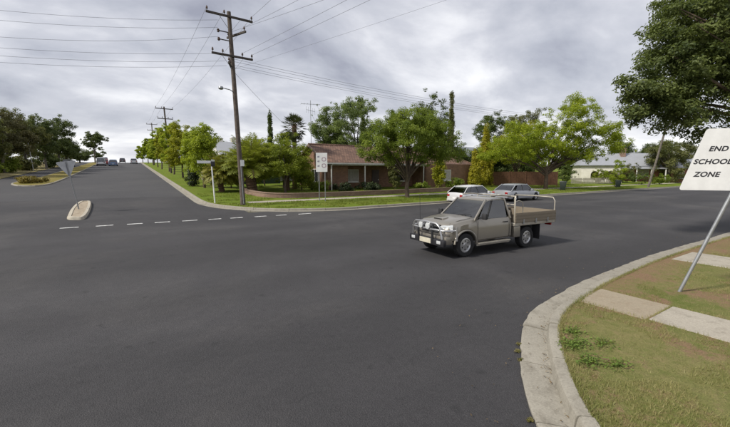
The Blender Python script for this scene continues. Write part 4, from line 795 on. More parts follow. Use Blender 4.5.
def mini_pole(loc, h, lean, label, r0, sc=1.0):
    p_, a_ = power_pole(loc, h, lean, label, r0)
    x1 = arm_with_pins(p_, a_(h-.35)+Vector((0,-.17,0)), 1.25*sc, R(0), 0, 'crossarm', (-1, -.3, 1)); x2 = arm_with_pins(p_, a_(h-1.9)+Vector((0,-.17,0)), 1.1*sc, R(0), 0, 'crossarm', (-1, -.4, .4, 1)); return p_, x1, x2
P2, B1, B2 = mini_pole((6.15, 67.6), 10.6, (-.5, 0), 'timber power pole rising from the street trees up the hill', .15)
P3, C1, C2 = mini_pole((6.3, 112), 10.9, (0, 0), 'small distant power pole just above the street tree tops', .15)
rp = empty('power_pole', (65.4, 22.9, gz(22.9)+.1), 0, 'slanting power pole on the far right lawn, cut off in the dark tree', 'power pole', 'timber power poles')
mb = MB(); mb.tube([(0,0,-.3), (.9,-.5,4), (1.9,-1.1,9.6)], [.17,.15,.12], 10); mb.build('pole', M_barkg, rp, smooth=True)
RQ = arm_with_pins(rp, (1.85,-1.2,9.2), 1.2, R(90), 0, 'crossarm', (-1,-.4,.4,1))
def wire(a, b, sag, label, r=.011, group='overhead wires'):
    a = Vector(a); b = Vector(b); n = 20; pts = [a.lerp(b, i/n) - Vector((0,0,4*sag*(i/n)*(1-i/n))) for i in range(n+1)]
    o0 = pts[0].copy(); mb = MB(); mb.tube([p-o0 for p in pts], r, 5, True); o = mb.build('overhead_wire', M_wire, None, smooth=True, loc=o0); return tag(o, label, 'wire', group)
wp = lambda p: W+Vector(p)
for i in range(3): wire(wp(A1[i]), Vector(P2.location)+B1[i], .5, 'overhead wire from the top crossarm to the next pole up the hill, '+['left', 'middle', 'right'][i], .008)
for i in range(3): wire(Vector(P2.location)+B1[i], Vector(P3.location)+C1[i], .5, 'distant wire between the two poles up the hill, '+['left', 'middle', 'right'][i], .010)
WEST = [(11.35, -.75, 1.0), (10.95, -.75, 1.05), (10.45, -.75, 1.35), (9.45, -.9, .85), (9.1, -.4, .85), (8.85, -.3, .9)]
for i, (za, dx, sg_) in enumerate(WEST):
    wire(wp(ax(za)+Vector((dx, .1*i-.2, .1))), (-20, 30+.2*i, za+.3), sg_, 'overhead wire crossing the sky to the left of the pole, '+['topmost', 'second from the top', 'third from the top', 'fourth from the top', 'fifth from the top', 'lowest'][i], .0075)
SEW = [(A1[2], (6.9, 18.9, 11.5)), (A3[0], (7.7, 17.9, 11.1)), (A3[1], (8.4, 17.2, 10.9)), (A2[2], (9.0, 15.6, 10.5)), (A2[3], (9.9, 15.0, 10.5))]
for i, (p, e_) in enumerate(SEW):
    a_ = wp(p); wire(a_, a_ + (Vector(e_)-a_)*3.2, .12, 'overhead wire slanting up from the pole to the top edge, '+['leftmost', 'second from the left', 'third from the left', 'fourth from the left', 'rightmost'][i], .007)
for i in range(4): wire(wp(A4[i]), Vector(rp.location)+RQ[i], 1.3, 'overhead wire sloping down to the right above the gum trees, '+['lowest', 'third from the top', 'second from the top', 'topmost'][3-i], .009)
wire(wp(ax(8.6)), (17.2, 35.2, hz+3.4), .25, 'thin service wire from the pole down to the brick house', .009)
wire(wp(ax(8.7)), wp(ax(8.7))+(Vector((13.3, 14.1, 10.9))-wp(ax(8.7)))*2.2, .15, 'faint long wire rising across the middle of the sky', .005)

# text as flat meshes
def text(txt, size, mat, parent, M, name='lettering', ext=.0008, bold=0.0, sx=1.0):
    c = bpy.data.curves.new(name, 'FONT'); c.body = txt; c.size = size; c.align_x = 'CENTER'; c.align_y = 'CENTER'; c.extrude = ext; c.offset = bold; c.space_character = 1.06
    o = bpy.data.objects.new(name, c); COL.objects.link(o); bpy.context.view_layer.update()
    me = bpy.data.meshes.new_from_object(o.evaluated_get(bpy.context.evaluated_depsgraph_get())); bpy.data.objects.remove(o)
    me.materials.clear(); me.transform(Matrix.Diagonal((sx, 1, 1, 1))); me.transform(M); r = link(name, me, mat, parent); r.name = name; return r
def round_panel(wd, h, th, rad, n=5):
    pts = []
    for cx, cz, a0 in ((wd/2-rad, h/2-rad, 0), (-wd/2+rad, h/2-rad, 90), (-wd/2+rad, -h/2+rad, 180), (wd/2-rad, -h/2+rad, 270)):
        for k in range(n+1): a = R(a0+90*k/n); pts.append((cx+rad*math.cos(a), cz+rad*math.sin(a)))
    return MB().prism(pts, 'y', -th/2, th/2)
UP = Matrix.Rotation(R(90), 4, 'X')       # lettering that faces -Y
# END SCHOOL ZONE: faces the camera, post and panel lean to the right
es = empty('school_zone_sign', (9.06, 2.5, .11), R(-50), 'white END SCHOOL ZONE sign on a leaning grey post at the right', 'sign')
mb = MB(); mb.tube([(-.10,0,-.3), (1.10,0,3.3)], .03, 12); mb.tube([(1.10,0,3.301), (1.106,0,3.32)], .033, 12); mb.build('post', M_steel, es, smooth=True)
PC = (.54, .05, 2.62); SH = Matrix(((1, 0, .30, 0), (0, 1, 0, 0), (0, 0, 1, 0), (0, 0, 0, 1)))      # the bent panel leans with its post
o = round_panel(1.02, 1.16, .004, .05).build('panel', M_signw, es); o.location = PC; o.data.transform(SH)
for i, (tx, zz) in enumerate((('END', .20), ('SCHOOL', -.04), ('ZONE', -.28))):
    text(tx, .130, M_signk, o, SH @ Matrix.Translation((-.18, -.0035, zz)) @ UP, bold=.004, sx=1.08)
for zz in (2.35, 2.95): mb = MB(); mb.box(zz/3-.045, zz/3+.045, -.034, .046, zz-.015, zz+.015); mb.build('clamp', M_steel, es)
for zz in (-.3, .3): mb = MB(); mb.lathe([(.016, -.006), (.012, -.012), (.002, -.014)], (.33+.30*zz, 0, zz), 'y', 10); mb.build('bolt', M_steel, o)
# two-post school sign on the far lawn
ss = empty('school_sign', (12.2, 24.7, gz(24.7)+.11), R(-28), 'tall white two-post school sign on the lawn before the brick house', 'sign')
for x in (-.2, .24): mb = MB(); mb.tube([(x,.05,-.3), (x,.05,3.55)], .03, 8); mb.build('post', M_steel, ss, smooth=True)
pn = round_panel(.84, 1.4, .012, .03).build('panel', M_signw, ss); pn.location = (0, 0, 2.92)
for z in (.36, .02, -.32): mb = MB(); mb.add([(-.32, -.0085, z), (-.17, -.0085, z-.02), (-.15, -.0085, z+.12), (-.30, -.0085, z+.10)], [(0, 1, 2, 3)]); mb.build('print', simple('faded_print', (.36, .35, .40), None, .7), pn)
for z in (.22, -.24):
    mb = MB(); K = 28
    for k in range(K):
        a, b = 2*math.pi*k/K, 2*math.pi*(k+1)/K
        P_ = lambda q, r: (.17+.16*r*math.copysign(abs(math.cos(q))**.7, math.cos(q)), -.009, z+.15*r*math.copysign(abs(math.sin(q))**.7, math.sin(q)))
        mb.add([P_(a, 1), P_(b, 1), P_(b, .68), P_(a, .68)], [(0,1,2,3)])
    mb.build('ring', simple('faded_ring', (.42, .28, .34), None, .7), pn)
# street name post
sn = empty('street_name_post', (4.95, 26.4, gz(26.4)+.1), R(-8), 'white post with street name blade on the far corner', 'sign')
mb = MB(); mb.tube([(0,0,-.3), (-.12,0,2.75)], .045, 10); mb.build('post', M_signw, sn, smooth=True)
mb = MB(); mb.box(-1.0, -.14, -.012, .012, 2.72, 2.90); mb.build('name_blade', M_signw, sn, bevel=.004, seg=1); mb = MB(); mb.box(-.16, .10, -.08, .04, 2.52, 2.86); mb.build('bracket_box', M_black, sn, bevel=.02)
mb = MB(); mb.beam((-.1,0,2.91), (.12,.8,2.91), .024, .16); mb.build('name_blade', M_signw, sn)
# give way sign seen from behind, on the island
gs = empty('give_way_sign', (-2.42, 26.4, gz(26.4)+.12), R(10), 'back of a grey triangular give way sign on the traffic island', 'sign'); gs.rotation_euler = (0, R(-8.5), R(30))
mb = MB(); mb.tube([(0,0,-.25), (0,0,2.75)], .033, 10); mb.build('post', M_steel, gs, smooth=True)
pts = []; 
for cx, cz, a0 in ((.40, .26, -30), (-.40, .26, 90), (0, -.42, 210)):
    for k in range(6): a = R(a0+120*k/5); pts.append((cx+.07*math.cos(a), cz+.07*math.sin(a)))
mb = MB(); mb.prism(pts, 'y', .036, .042); o = mb.build('panel', simple('alu_back', (.50, .51, .53), (.40, .41, .43), .45, 4, 0, .5), gs); o.location = (0, 0, 2.42)
# thin post in the left verge, and bins
gp = empty('thin_post', (-12.4, 78, gz(78)), R(0), 'thin grey post in front of the left tree belt', 'post'); mb = MB(); mb.tube([(0,0,-.2), (-.35,0,4.6)], .06, 8); mb.tube([(-.35,0,4.601),(-.35,0,4.66)], .075, 8); mb.build('post', M_steel, gp, smooth=True)
def bin_(loc, rz, label, lean=0):
    b = empty('wheelie_bin', (loc[0], loc[1], gz(loc[1])+.138), rz, label, 'bin', 'dark wheelie bins on the far lawn')
    mb = MB(); mb.add([(-.24,-.24,.04),(.24,-.24,.04),(.24,.26,.04),(-.24,.26,.04),(-.29,-.36,.95),(.29,-.36,.95),(.29,.34,1.0),(-.29,.34,1.0)], [(3,2,1,0),(4,5,6,7),(0,1,5,4),(1,2,6,5),(2,3,7,6),(3,0,4,7)]); mb.build('body', M_binm, b, bevel=.03)
    mb = MB(); mb.add([(-.31,-.42,.965),(.31,-.42,.965),(.31,.38,1.015),(-.31,.38,1.015),(-.27,-.34,1.04),(.27,-.34,1.04),(.27,.3,1.10),(-.27,.3,1.10)], [(3,2,1,0),(4,5,6,7),(0,1,5,4),(1,2,6,5),(2,3,7,6),(3,0,4,7)]); mb.build('lid', M_binm, b, bevel=.02)
    mb = MB(); mb.tube([(-.25,.40,.96),(.25,.40,.96)], .02, 8); mb.build('handle', M_binm, b)
    for x in (-.27, .27): mb = MB(); mb.lathe([(.10,-.03),(.10,.03)], (x,.25,.10), 'x', 14); mb.build('wheel', M_dark, b)
bin_((44.6, 24.3), R(20), 'dark green wheelie bin on the lawn right of the lime tree trunk'); bin_((59.4, 24.4), R(30), 'dark wheelie bin under the loose sapling further right')

# ================================================================== vehicles
def loft(xs, sect, name, mat, parent, smooth=True):
    rings = [sect(x) for x in xs]; m = len(rings[0]); mb = MB()
    mb.add([p for r_ in rings for p in r_], [(i*m+k, i*m+(k+1) % m, (i+1)*m+(k+1) % m, (i+1)*m+k) for i in range(len(xs)-1) for k in range(m)] + [tuple(range(m)), tuple((len(xs)-1)*m+k for k in range(m-1, -1, -1))])
    return mb.build(name, mat, parent, smooth=smooth)
def lerp_tab(tab, x):
    xs = [a for a, _ in tab]; ys = [b for _, b in tab]
    return float(np.interp(x, xs, ys))
def wheel(parent, x, y, r, wd, rimmat, spokes=6):
    sg = 1 if y > 0 else -1
    t = MB(); t.lathe([(r*.60, -wd*.2), (r*.64, -wd*.5), (r*.92, -wd/2), (r, -wd*.36), (r, wd*.36), (r*.92, wd/2), (r*.64, wd*.5), (r*.60, wd*.2)], (0, 0, 0), 'y', 28)
    w_ = t.build('wheel', M_dark, parent, smooth=True); w_.location = (x, y, r)
    rm = MB(); rm.lathe([(r*.63, 0), (r*.63, wd*.44), (r*.55, wd*.46), (r*.5, wd*.34), (r*.2, wd*.36), (r*.16, wd*.42), (.02, wd*.42)] if sg > 0 else [(r*.63, 0), (r*.63, -wd*.44), (r*.55, -wd*.46), (r*.5, -wd*.34), (r*.2, -wd*.36), (r*.16, -wd*.42), (.02, -wd*.42)], (0,0,0), 'y', 24); rim = rm.build('rim', rimmat, w_, smooth=True)
    h = MB()
    for k in range(spokes):
        a = 2*math.pi*(k+.5)/spokes; h.lathe([(r*.075, sg*wd*.30), (r*.075, sg*wd*.355)], (r*.36*math.cos(a), 0, r*.36*math.sin(a)), 'y', 8)
    h.build('rim_holes', M_dark, rim); return w_
def body_section(top, half, bot, arches, r):
    def f(x):
        zt = lerp_tab(top, x); hw = lerp_tab(half, x); zb = lerp_tab(bot, x)
        for xa in arches:
            if abs(x-xa) < r: zb = max(zb, r*.93 + math.sqrt(max(0, r*r-(x-xa)**2)) - .03)
        zb = min(zb, zt-.06); zm = zb + (zt-zb)*.55; c = min(.13, (zt-zb)*.42)
        return [(x, -hw*.95, zb), (x, -hw, zb+.04), (x, -hw*1.0, zm), (x, -hw*.975, zt-c), (x, -hw*.93, zt-c*.35), (x, -hw*.80, zt), (x, -hw*.4, zt+.022), (x, 0, zt+.03), (x, hw*.4, zt+.022), (x, hw*.80, zt), (x, hw*.93, zt-c*.35), (x, hw*.975, zt-c), (x, hw, zm), (x, hw, zb+.04), (x, hw*.95, zb)]
    return f
def see_glass(name, tint, gloss=.9):
    m = bpy.data.materials.new(name); m.use_nodes = True; t = m.node_tree; t.nodes.clear(); MATS[name] = m
    o = N(t, 'ShaderNodeOutputMaterial'); tr = N(t, 'ShaderNodeBsdfTransparent'); gl = N(t, 'ShaderNodeBsdfGlossy', i_Roughness=.04); gl.inputs[0].default_value = (gloss, gloss, gloss, 1)
    L(t, RAMP(t, NOISE(t, COORD(t), 3.0), [(.3, tuple(v*.85 for v in tint)), (.7, tint)]), tr.inputs[0]); fr = N(t, 'ShaderNodeFresnel', i_IOR=2.1)
    mx = N(t, 'ShaderNodeMixShader'); L(t, fr.outputs[0], mx.inputs[0]); L(t, tr.outputs[0], mx.inputs[1]); L(t, gl.outputs[0], mx.inputs[2]); L(t, mx.outputs[0], o.inputs[0]); return m
M_see = see_glass('clear_car_glass', (.50, .54, .54)); M_seat = simple('seat_cloth', (.075, .072, .07), (.05, .048, .047), .9, 8)
def cabin(parent, pts, belt_w, roof_w, paintm, glassm, name='cabin', side_split=None, inset=.05, roof_th=.05, seats=2):
    """pts: x of (front base, front roof, rear roof, rear base), z of (front base, roof front, roof rear, rear base)"""
    (xa, xb, xc, xd), (za, zb, zc, zd) = pts; glassm = M_see
    K = [(xa, za, belt_w), (xb, zb, roof_w), (xc, zc, roof_w), (xd, zd, belt_w)]
    v = []
    for x, z, hw in K: v += [(x, -hw, z), (x, hw, z)]
    mb = MB(); xs_ = [xb+.05, xb+.015, xb-.10, (xb+xc)/2, xc+.10, xc-.015, xc-.05]; zs_ = [-.045, -.01, .018, .03, .018, -.01, -.045]; ys_ = [-1.06, -1.02, -.85, -.45, 0, .45, .85, 1.02, 1.06]; zy = [-.05, -.012, .012, .026, .03, .026, .012, -.012, -.05]
    base = lambda x: zb + (zc-zb)*(xb-x)/max(.01, xb-xc)
    n_ = len(ys_); vs_ = [(x, y*roof_w, base(x)+z+q) for x, z in zip(xs_, zs_) for y, q in zip(ys_, zy)] + [(x, y*roof_w*.96, base(x)+z-.05) for x, z in zip(xs_, zs_) for y, q in zip(ys_, zy)]
    m_ = len(xs_); o_ = n_*m_
    fs_ = [(a*n_+b, a*n_+b+1, (a+1)*n_+b+1, (a+1)*n_+b) for a in range(m_-1) for b in range(n_-1)]; fs_ += [tuple(o_+k for k in reversed(f)) for f in fs_]
    ring = [b for b in range(n_)] + [a*n_+n_-1 for a in range(1, m_)] + [(m_-1)*n_+b for b in range(n_-2, -1, -1)] + [a*n_ for a in range(m_-2, 0, -1)]
    fs_ += [(ring[k], ring[(k+1) % len(ring)], o_+ring[(k+1) % len(ring)], o_+ring[k]) for k in range(len(ring))]
    mb.add(vs_, fs_); cb = mb.build('roof', paintm, parent, smooth=True)
    for a, b in ((0, 2), (1, 3), (6, 4), (7, 5)):
        mb = MB(); p, q = Vector(v[a]), Vector(v[b]); d_ = (q-p).normalized(); mb.beam(p-d_*.06, q+d_*.02, (.062 if len(side_split or []) != 3 else .05), .06, (0, 1, 0)); mb.build('pillar', paintm, parent, bevel=.02)
    for sg in (0, 1):
        for u0, u1 in zip((side_split or [(0, 1)])[:-1], (side_split or [(0, 1)])[1:]):
            u = (u0[1]+u1[0])/2; mb = MB(); mb.beam(Vector(v[sg]).lerp(Vector(v[6+sg]), u), Vector(v[2+sg]).lerp(Vector(v[4+sg]), u), .05, .045, (0, 1, 0)); mb.build('pillar', M_black, parent)
    mb = MB(); mb.box(xd+.03, xa-.03, -belt_w*.93, belt_w*.93, za-.12, za+.045); mb.build('interior', M_seat, parent, bevel=.03)
    hh = zb-za
    for r_ in range(seats//2):
        for sg in (-1, 1):
            x = xb-.42-.85*r_; y = sg*belt_w*.47; mb = MB(); mb.box(x-.13, x, y-.22, y+.22, za-.02, za+hh*.50); mb.box(x-.13, x-.04, y-.12, y+.12, za+hh*.53, za+hh*.80); mb.v = [(px-(pz-za)*.22, py, pz) for px, py, pz in mb.v]; mb.build('seat', M_seat, parent, bevel=.035)
    mb = MB(); mb.tube([(xa-.42+.10*math.sin(q), -belt_w*.47+.18*math.cos(q), za+.16+.15*math.sin(q)) for q in [2*math.pi*k/16 for k in range(17)]], .016, 6); mb.build('steering_wheel', M_black, parent, smooth=True)
    def pane(nm, quad, off):
        n = (Vector(quad[1])-Vector(quad[0])).cross(Vector(quad[-1])-Vector(quad[0])).normalized(); c = sum((Vector(q) for q in quad), Vector())/len(quad)
        if n.dot(c-Vector(((xa+xd)/2, 0, (za+zb)/2))) < 0: n = -n
        q2 = [Vector(q)+n*off for q in quad]; m2 = MB(); m2.add([tuple(Vector(q)-n*.02) for q in quad]+[tuple(q) for q in q2], [tuple(range(len(quad))), tuple(range(2*len(quad)-1, len(quad)-1, -1))]+[(i, (i+1) % len(quad), len(quad)+(i+1) % len(quad), len(quad)+i) for i in range(len(quad))]); return m2.build(nm, glassm, parent)
    def mixp(a, b, u): return Vector(a).lerp(Vector(b), u)
    f0, f1, f2, f3 = Vector(v[0]), Vector(v[1]), Vector(v[3]), Vector(v[2])
    def bil(p, u, w_): return (p[0].lerp(p[1], u)).lerp(p[3].lerp(p[2], u), w_)
    pane('windscreen', [bil((f0, f1, f2, f3), u, w_) for u, w_ in ((.03, .0), (.97, .0), (.965, .97), (.035, .97))], .006)
    r0_, r1_, r2_, r3_ = Vector(v[6]), Vector(v[7]), Vector(v[5]), Vector(v[4])
    pane('rear_window', [bil((r0_, r1_, r2_, r3_), u, w_) for u, w_ in ((.03, .02), (.97, .02), (.965, .97), (.035, .97))], .006)
    for sg, ids in ((-1, (0, 6, 4, 2)), (1, (1, 7, 5, 3))):
        q = [Vector(v[i]) for i in ids]; sp = side_split or [(0.04, .96)]
        xl = [q[0].x, q[1].x]
        for u0, u1 in sp:
            lo0 = bil((q[0], q[1], q[2], q[3]), u0, .0); lo1 = bil((q[0], q[1], q[2], q[3]), u1, .0); hi0 = bil((q[0], q[1], q[2], q[3]), u0 if u0 > .1 else .04, .96); hi1 = bil((q[0], q[1], q[2], q[3]), u1 if u1 < .9 else .96, .96)
            pane('side_window', [lo0, lo1, hi1, hi0], .006)
    return cb
def sedan(name, loc, rz, label, col, L_=4.6, W_=1.78, H_=1.44, style='sedan', group='parked cars', detail=True, cat='car'):
    root = empty(name, (loc[0], loc[1], gz(loc[1])), rz, label, cat, group); slope_ = math.atan2(gz(loc[1]+1)-gz(loc[1]-1), 2)
    root.rotation_euler = (0, 0, rz)
    if slope_ > .001: root.rotation_mode = 'QUATERNION'; root.rotation_quaternion = (Matrix.Rotation(slope_, 3, 'X') @ Matrix.Rotation(rz, 3, 'Z')).to_quaternion()
    h = L_/2; pm = paint('paint_'+'_'.join('%02d' % int(c*99) for c in col), col, .28, .35, .6, amount=.15); r = .315; fa, ra = h-.86, -h+.95
    top = [(-h, .70), (-h+.05, .86), (-h+.75, .95), (-.2, .93), (h-1.25, .90), (h-.35, .78), (h-.04, .62), (h, .52)] if style == 'sedan' else [(-h, .72), (-h+.04, .92), (-h+.5, .95), (h-1.15, .92), (h-.3, .80), (h-.04, .64), (h, .52)]
    half = [(-h, W_*.40), (-h+.12, W_*.47), (-h+.5, W_*.5), (h-.7, W_*.5), (h-.15, W_*.45), (h, W_*.38)]
    bot = [(-h, .34), (-h+.2, .24), (h-.2, .22), (h, .28)]
    xs = sorted(set([round(-h+L_*i/46, 3) for i in range(47)] + [-h+.02, -h+.05, h-.02, h-.05]))
    loft(xs, body_section(top, half, bot, (fa, ra), r+.045), 'body', pm, root)
    mb = MB(); mb.box(-h+.25, h-.25, -W_*.40, W_*.40, .20, .60); mb.build('underbody', M_dark, root)
    if style == 'sedan': pts = ((h-1.28, h-1.98, -h+1.18, -h+.45), (.87, H_, H_-.03, .92)); sp = [(.07, .47), (.50, .82)]
    elif style == 'van': pts = ((h-.75, h-1.25, -h+.15, -h+.03), (.9, H_, H_, .9)); sp = [(.05, .35), (.38, .65), (.68, .95)]
    else: pts = ((h-1.15, h-1.95, -h+.72, -h+.14), (.89, H_, H_-.05, .93)); sp = [(.06, .44), (.47, .76), (.79, .94)]
    cabin(root, pts, W_*.455, W_*.36, pm, M_glass, side_split=sp, seats=4 if detail else 2)
    for x in (fa, ra):
        for y in (-W_*.5+.10, W_*.5-.10): wheel(root, x, y, r, .2, M_chrome)
    for sg in (-1, 1):
        mb = MB(); mb.box(h-.16, h-.015, sg*W_*.30-.15, sg*W_*.30+.15, .58, .70); mb.build('headlight', M_lamp, root, bevel=.02)
        mb = MB(); mb.box(-h-.008, -h+.09, sg*W_*.345-.12, sg*W_*.345+.12, .64, .80); mb.build('tail_light', M_tail, root, bevel=.015)
        if detail: mb = MB(); mb.box(pts[0][0]-.42, pts[0][0]-.24, sg*W_*.5-.02 if sg > 0 else -W_*.5-.16, sg*W_*.5+.16 if sg > 0 else -W_*.5+.02, .90, 1.04); mb.build('mirror', pm, root, bevel=.03)
    mb = MB(); mb.box(-h-.012, -h+.03, -.19, .19, .48, .59); mb.build('number_plate', M_signw, root)
    mb = MB(); mb.box(-h-.02, -h+.16, -W_*.43, W_*.43, .30, .46); mb.build('rear_bumper', M_black if style == 'van' else pm, root, bevel=.04)
    mb = MB(); mb.box(h-.14, h+.012, -W_*.36, W_*.36, .28, .44); mb.build('front_bumper', M_black, root, bevel=.03)
    return root
sedan('silver_sedan', (28.7, 19.7), R(1), 'silver sedan parked at the far kerb in front of the brown fence', (.36, .37, .39), 4.8, 1.82, 1.42)
sedan('white_hatchback', (22.6, 19.3), R(2), 'white hatchback on the far side of the road behind the utility truck', (.72, .72, .72), 4.3, 1.75, 1.44, 'hatch')
UPH = R(90)
sedan('white_van', (-4.9, 108), UPH, 'white van at the left kerb near the crest of the side street', (.62, .63, .64), 4.6, 1.8, 1.9, 'van', 'cars on the side street', False, 'van')
sedan('red_car', (-4.6, 117), UPH, 'small red car parked just beyond the white van', (.30, .05, .05), 4.2, 1.75, 1.45, 'hatch', 'cars on the side street', False)
sedan('blue_car', (-2.5, 106), UPH, 'blue car driving up the side street beside the white van', (.10, .17, .30), 4.4, 1.78, 1.5, 'hatch', 'cars on the side street', False)
sedan('dark_car', (-.9, 150), UPH, 'dark car on the crest of the side street', (.05, .045, .05), 4.5, 1.8, 1.5, 'sedan', 'cars on the side street', False)
sedan('pale_car', (2.0, 128), UPH, 'pale car at the right kerb below the crest', (.50, .51, .53), 4.5, 1.78, 1.5, 'sedan', 'cars on the side street', False)
sedan('black_car', (-10.2, 100), UPH, 'black car on the service road left of the median', (.03, .03, .035), 4.5, 1.8, 1.5, 'hatch', 'cars on the side street', False)
sedan('navy_car', (-5.0, 128), UPH, 'dark blue car roof showing behind the white van', (.06, .08, .14), 4.4, 1.78, 1.7, 'hatch', 'cars on the side street', False)

# --- the utility truck: local x forward, y left
UT = empty('utility_truck', (9.40, 8.0, 0), R(180-3.5), 'dusty silver flat-tray utility truck with bull bar turning through the junction', 'truck')
UT.scale = (.955, .955, .955)
PU = paint('ute_paint', (.275, .255, .22), .32, .55, .6, (.17, .14, .10), .6); M_bull = simple('bullbar_dark', (.06, .06, .065), (.04, .04, .045), .35, 6, 0, .6); M_alu = simple('tray_aluminium', (.44, .41, .345), (.29, .265, .22), .45, 3, .1, .25)
M_tray = paint('tray_steel', (.22, .185, .14), .5, .2, .1, (.13, .10, .065), .8)
FA, RA, WR = 1.15, -1.72, .365
top = [(-.92, 1.14), (-.86, 1.17), (.62, 1.17), (.80, 1.19), (1.3, 1.14), (1.6, 1.08), (1.74, 1.01), (1.82, .90), (1.87, .78)]
half = [(-.92, .83), (-.8, .85), (.9, .86), (1.5, .84), (1.75, .78), (1.86, .70)]
bot = [(-.92, .46), (.6, .44), (1.6, .50), (1.86, .52)]
xs = sorted(set([round(-.92+2.78*i/60, 3) for i in range(61)]+[-.90, 1.84]))
loft(xs, body_section(top, half, bot, (FA,), WR+.085), 'body', PU, UT)
cabin(UT, ((.74, .12, -.74, -.88), (1.13, 1.72, 1.73, 1.13)), .79, .63, PU, M_glass, side_split=[(.10, .32), (.345, .90)])
mb = MB(); mb.box(-.90, -.86, -.80, .80, 1.05, 1.34); mb.build('cab_back', PU, UT, bevel=.012)
mb = MB(); mb.tube([(FA+(WR+.10)*math.cos(a), .0, WR+(WR+.10)*math.sin(a)) for a in [R(8+172*k/16) for k in range(17)]], .035, 8)
for sg in (1, -1):
    o = mb.build('wheel_arch_flare', PU, UT, smooth=True); o.location = (0, sg*.845, 0)
    m2 = MB(); m2.box(-.82, .70, sg*.86-.012, sg*.86+.012, .30, .36); m2.box(-.80, .66, min(sg*.70, sg*.93), max(sg*.70, sg*.93), .355, .40); m2.build('side_step', M_alu, UT, bevel=.015)
    for x in (-.80, .66):                              # door shut lines
        m2 = MB(); m2.beam((x, sg*.859, .50), (x-.0, sg*.862, 1.08), .006, .012, (0, 1, 0)); m2.build('door_seam', M_dark, UT)
    m2 = MB(); m2.beam((-.8, sg*.861, .50), (.66, sg*.861, .49), .012, .006); m2.build('door_seam', M_dark, UT)
    m2 = MB(); m2.box(-.70, -.52, min(sg*.845, sg*.888), max(sg*.845, sg*.888), .97, 1.01); m2.build('door_handle', M_black, UT, bevel=.012)
    m2 = MB(); m2.box(.50, .60, min(sg*.92, sg*1.10), max(sg*.92, sg*1.10), 1.14, 1.33); mr = m2.build('mirror', M_black, UT, bevel=.03); m3 = MB(); m3.beam((.55, sg*.80, 1.17), (.55, sg*.94, 1.2), .05, .05); m3.build('mirror_arm', M_black, mr)
    m2 = MB(); m2.add([(1.60, sg*.80, .78), (1.80, sg*.44, .76), (1.80, sg*.44, .96), (1.60, sg*.815, .99), (1.50, sg*.70, .78), (1.6, sg*.4, .76), (1.6, sg*.4, .985), (1.5, sg*.7, 1.02)], [(0,1,2,3),(7,6,5,4),(0,4,5,1),(1,5,6,2),(2,6,7,3),(3,7,4,0)]); m2.v = [(x+.085, y+sg*.035, z+.01) for x, y, z in m2.v]; m2.build('headlight', M_lamp, UT, bevel=.03)
mb = MB(); mb.add([(1.79, -.42, .74), (1.79, .42, .74), (1.74, .42, .99), (1.74, -.42, .99), (1.88, -.42, .74), (1.88, .42, .74), (1.83, .40, .99), (1.83, -.40, .99)], [(3,2,1,0),(4,5,6,7),(0,1,5,4),(1,2,6,5),(2,3,7,6),(3,0,4,7)]); gr = mb.build('grille', M_black, UT, bevel=.01)
for k in range(3): m2 = MB(); m2.beam((1.885-.012*k, -.39, .79+.075*k), (1.885-.012*k, .39, .79+.075*k), .012, .022); m2.build('grille_bar', M_chrome, gr)
mb = MB(); mb.box(1.66, 1.93, -.82, .82, .42, .68); mb.build('front_bumper', PU, UT, bevel=.06)
mb = MB(); mb.box(1.3, 1.55, -.22, .22, 1.13, 1.185); mb.v = [(x, y, z-.10*(x-1.3) if z > 1.15 else z-.1) for x, y, z in mb.v]; hs = mb.build('bonnet_scoop', PU, UT, bevel=.02); m2 = MB(); m2.box(1.545, 1.556, -.18, .18, 1.105, 1.15); m2.build('scoop_mouth', M_dark, hs)
# bull bar
mb = MB(); mb.box(1.93, 2.05, -.84, .84, .38, .60); bb = mb.build('bull_bar', M_bull, UT, bevel=.045)
for sg in (1, -1): mb = MB(); mb.tube([(2.02, sg*.34, .42), (2.07, sg*.34, .75), (2.03, sg*.34, 1.02)], .038, 10); mb.build('upright', M_bull, bb, smooth=True)
mb = MB(); mb.tube([(1.62, -.90, .86), (1.86, -.86, .86), (1.98, -.74, .86), (2.06, -.45, .87), (2.07, 0, .87), (2.06, .45, .87), (1.98, .74, .86), (1.86, .86, .86), (1.62, .90, .86)], .03, 10); mb.build('middle_rail', M_chrome, bb, smooth=True)
mb = MB(); mb.tube([(1.99, -.70, .60), (2.02, -.64, .95), (2.04, -.50, 1.06), (2.05, 0, 1.08), (2.04, .50, 1.06), (2.02, .64, .95), (1.99, .70, .60)], .034, 10); mb.build('top_hoop', M_chrome, bb, smooth=True)
mb = MB(); mb.tube([(1.60, -.93, .55), (1.62, -.93, .98)], .03, 8); mb.tube([(1.60, .93, .55), (1.62, .93, .98)], .03, 8); mb.build('wing_post', M_chrome, bb, smooth=True)
mb = MB(); mb.box(2.052, 2.066, -.27, .27, .42, .57); mb.build('number_plate', simple('plate_cream', (.62, .58, .46), None, .5), UT)
for sg in (1, -1):
    mb = MB(); mb.lathe([(.02, -.07), (.09, -.04), (.115, .02), (.115, .05)], (2.06, sg*.17, .98-.02), 'x', 20); s_ = mb.build('spotlight', M_chrome, UT, smooth=True)
    mb = MB(); mb.lathe([(.10, .0), (.10, .012), (.02, .02)], (2.112, sg*.17, .96), 'x', 20); mb.build('lens', M_lamp, s_, smooth=True)
    mb = MB(); mb.box(1.935, 2.062, sg*.62-.09, sg*.62+.09, .45, .55); mb.build('indicator', M_lamp, bb, bevel=.02)
for sg in (1, -1): mb = MB(); mb.tube([(.80, sg*.12+.15, 1.215), (.66, sg*.12+.42, 1.26)], .010, 5); mb.build('wiper', M_dark, UT)
for sg in (1, -1): mb = MB(); mb.tube([(.80, sg*.74, 1.19), (1.3, sg*.715, 1.135), (1.66, sg*.66, 1.045)], .006, 5); mb.build('bonnet_seam', M_dark, UT)
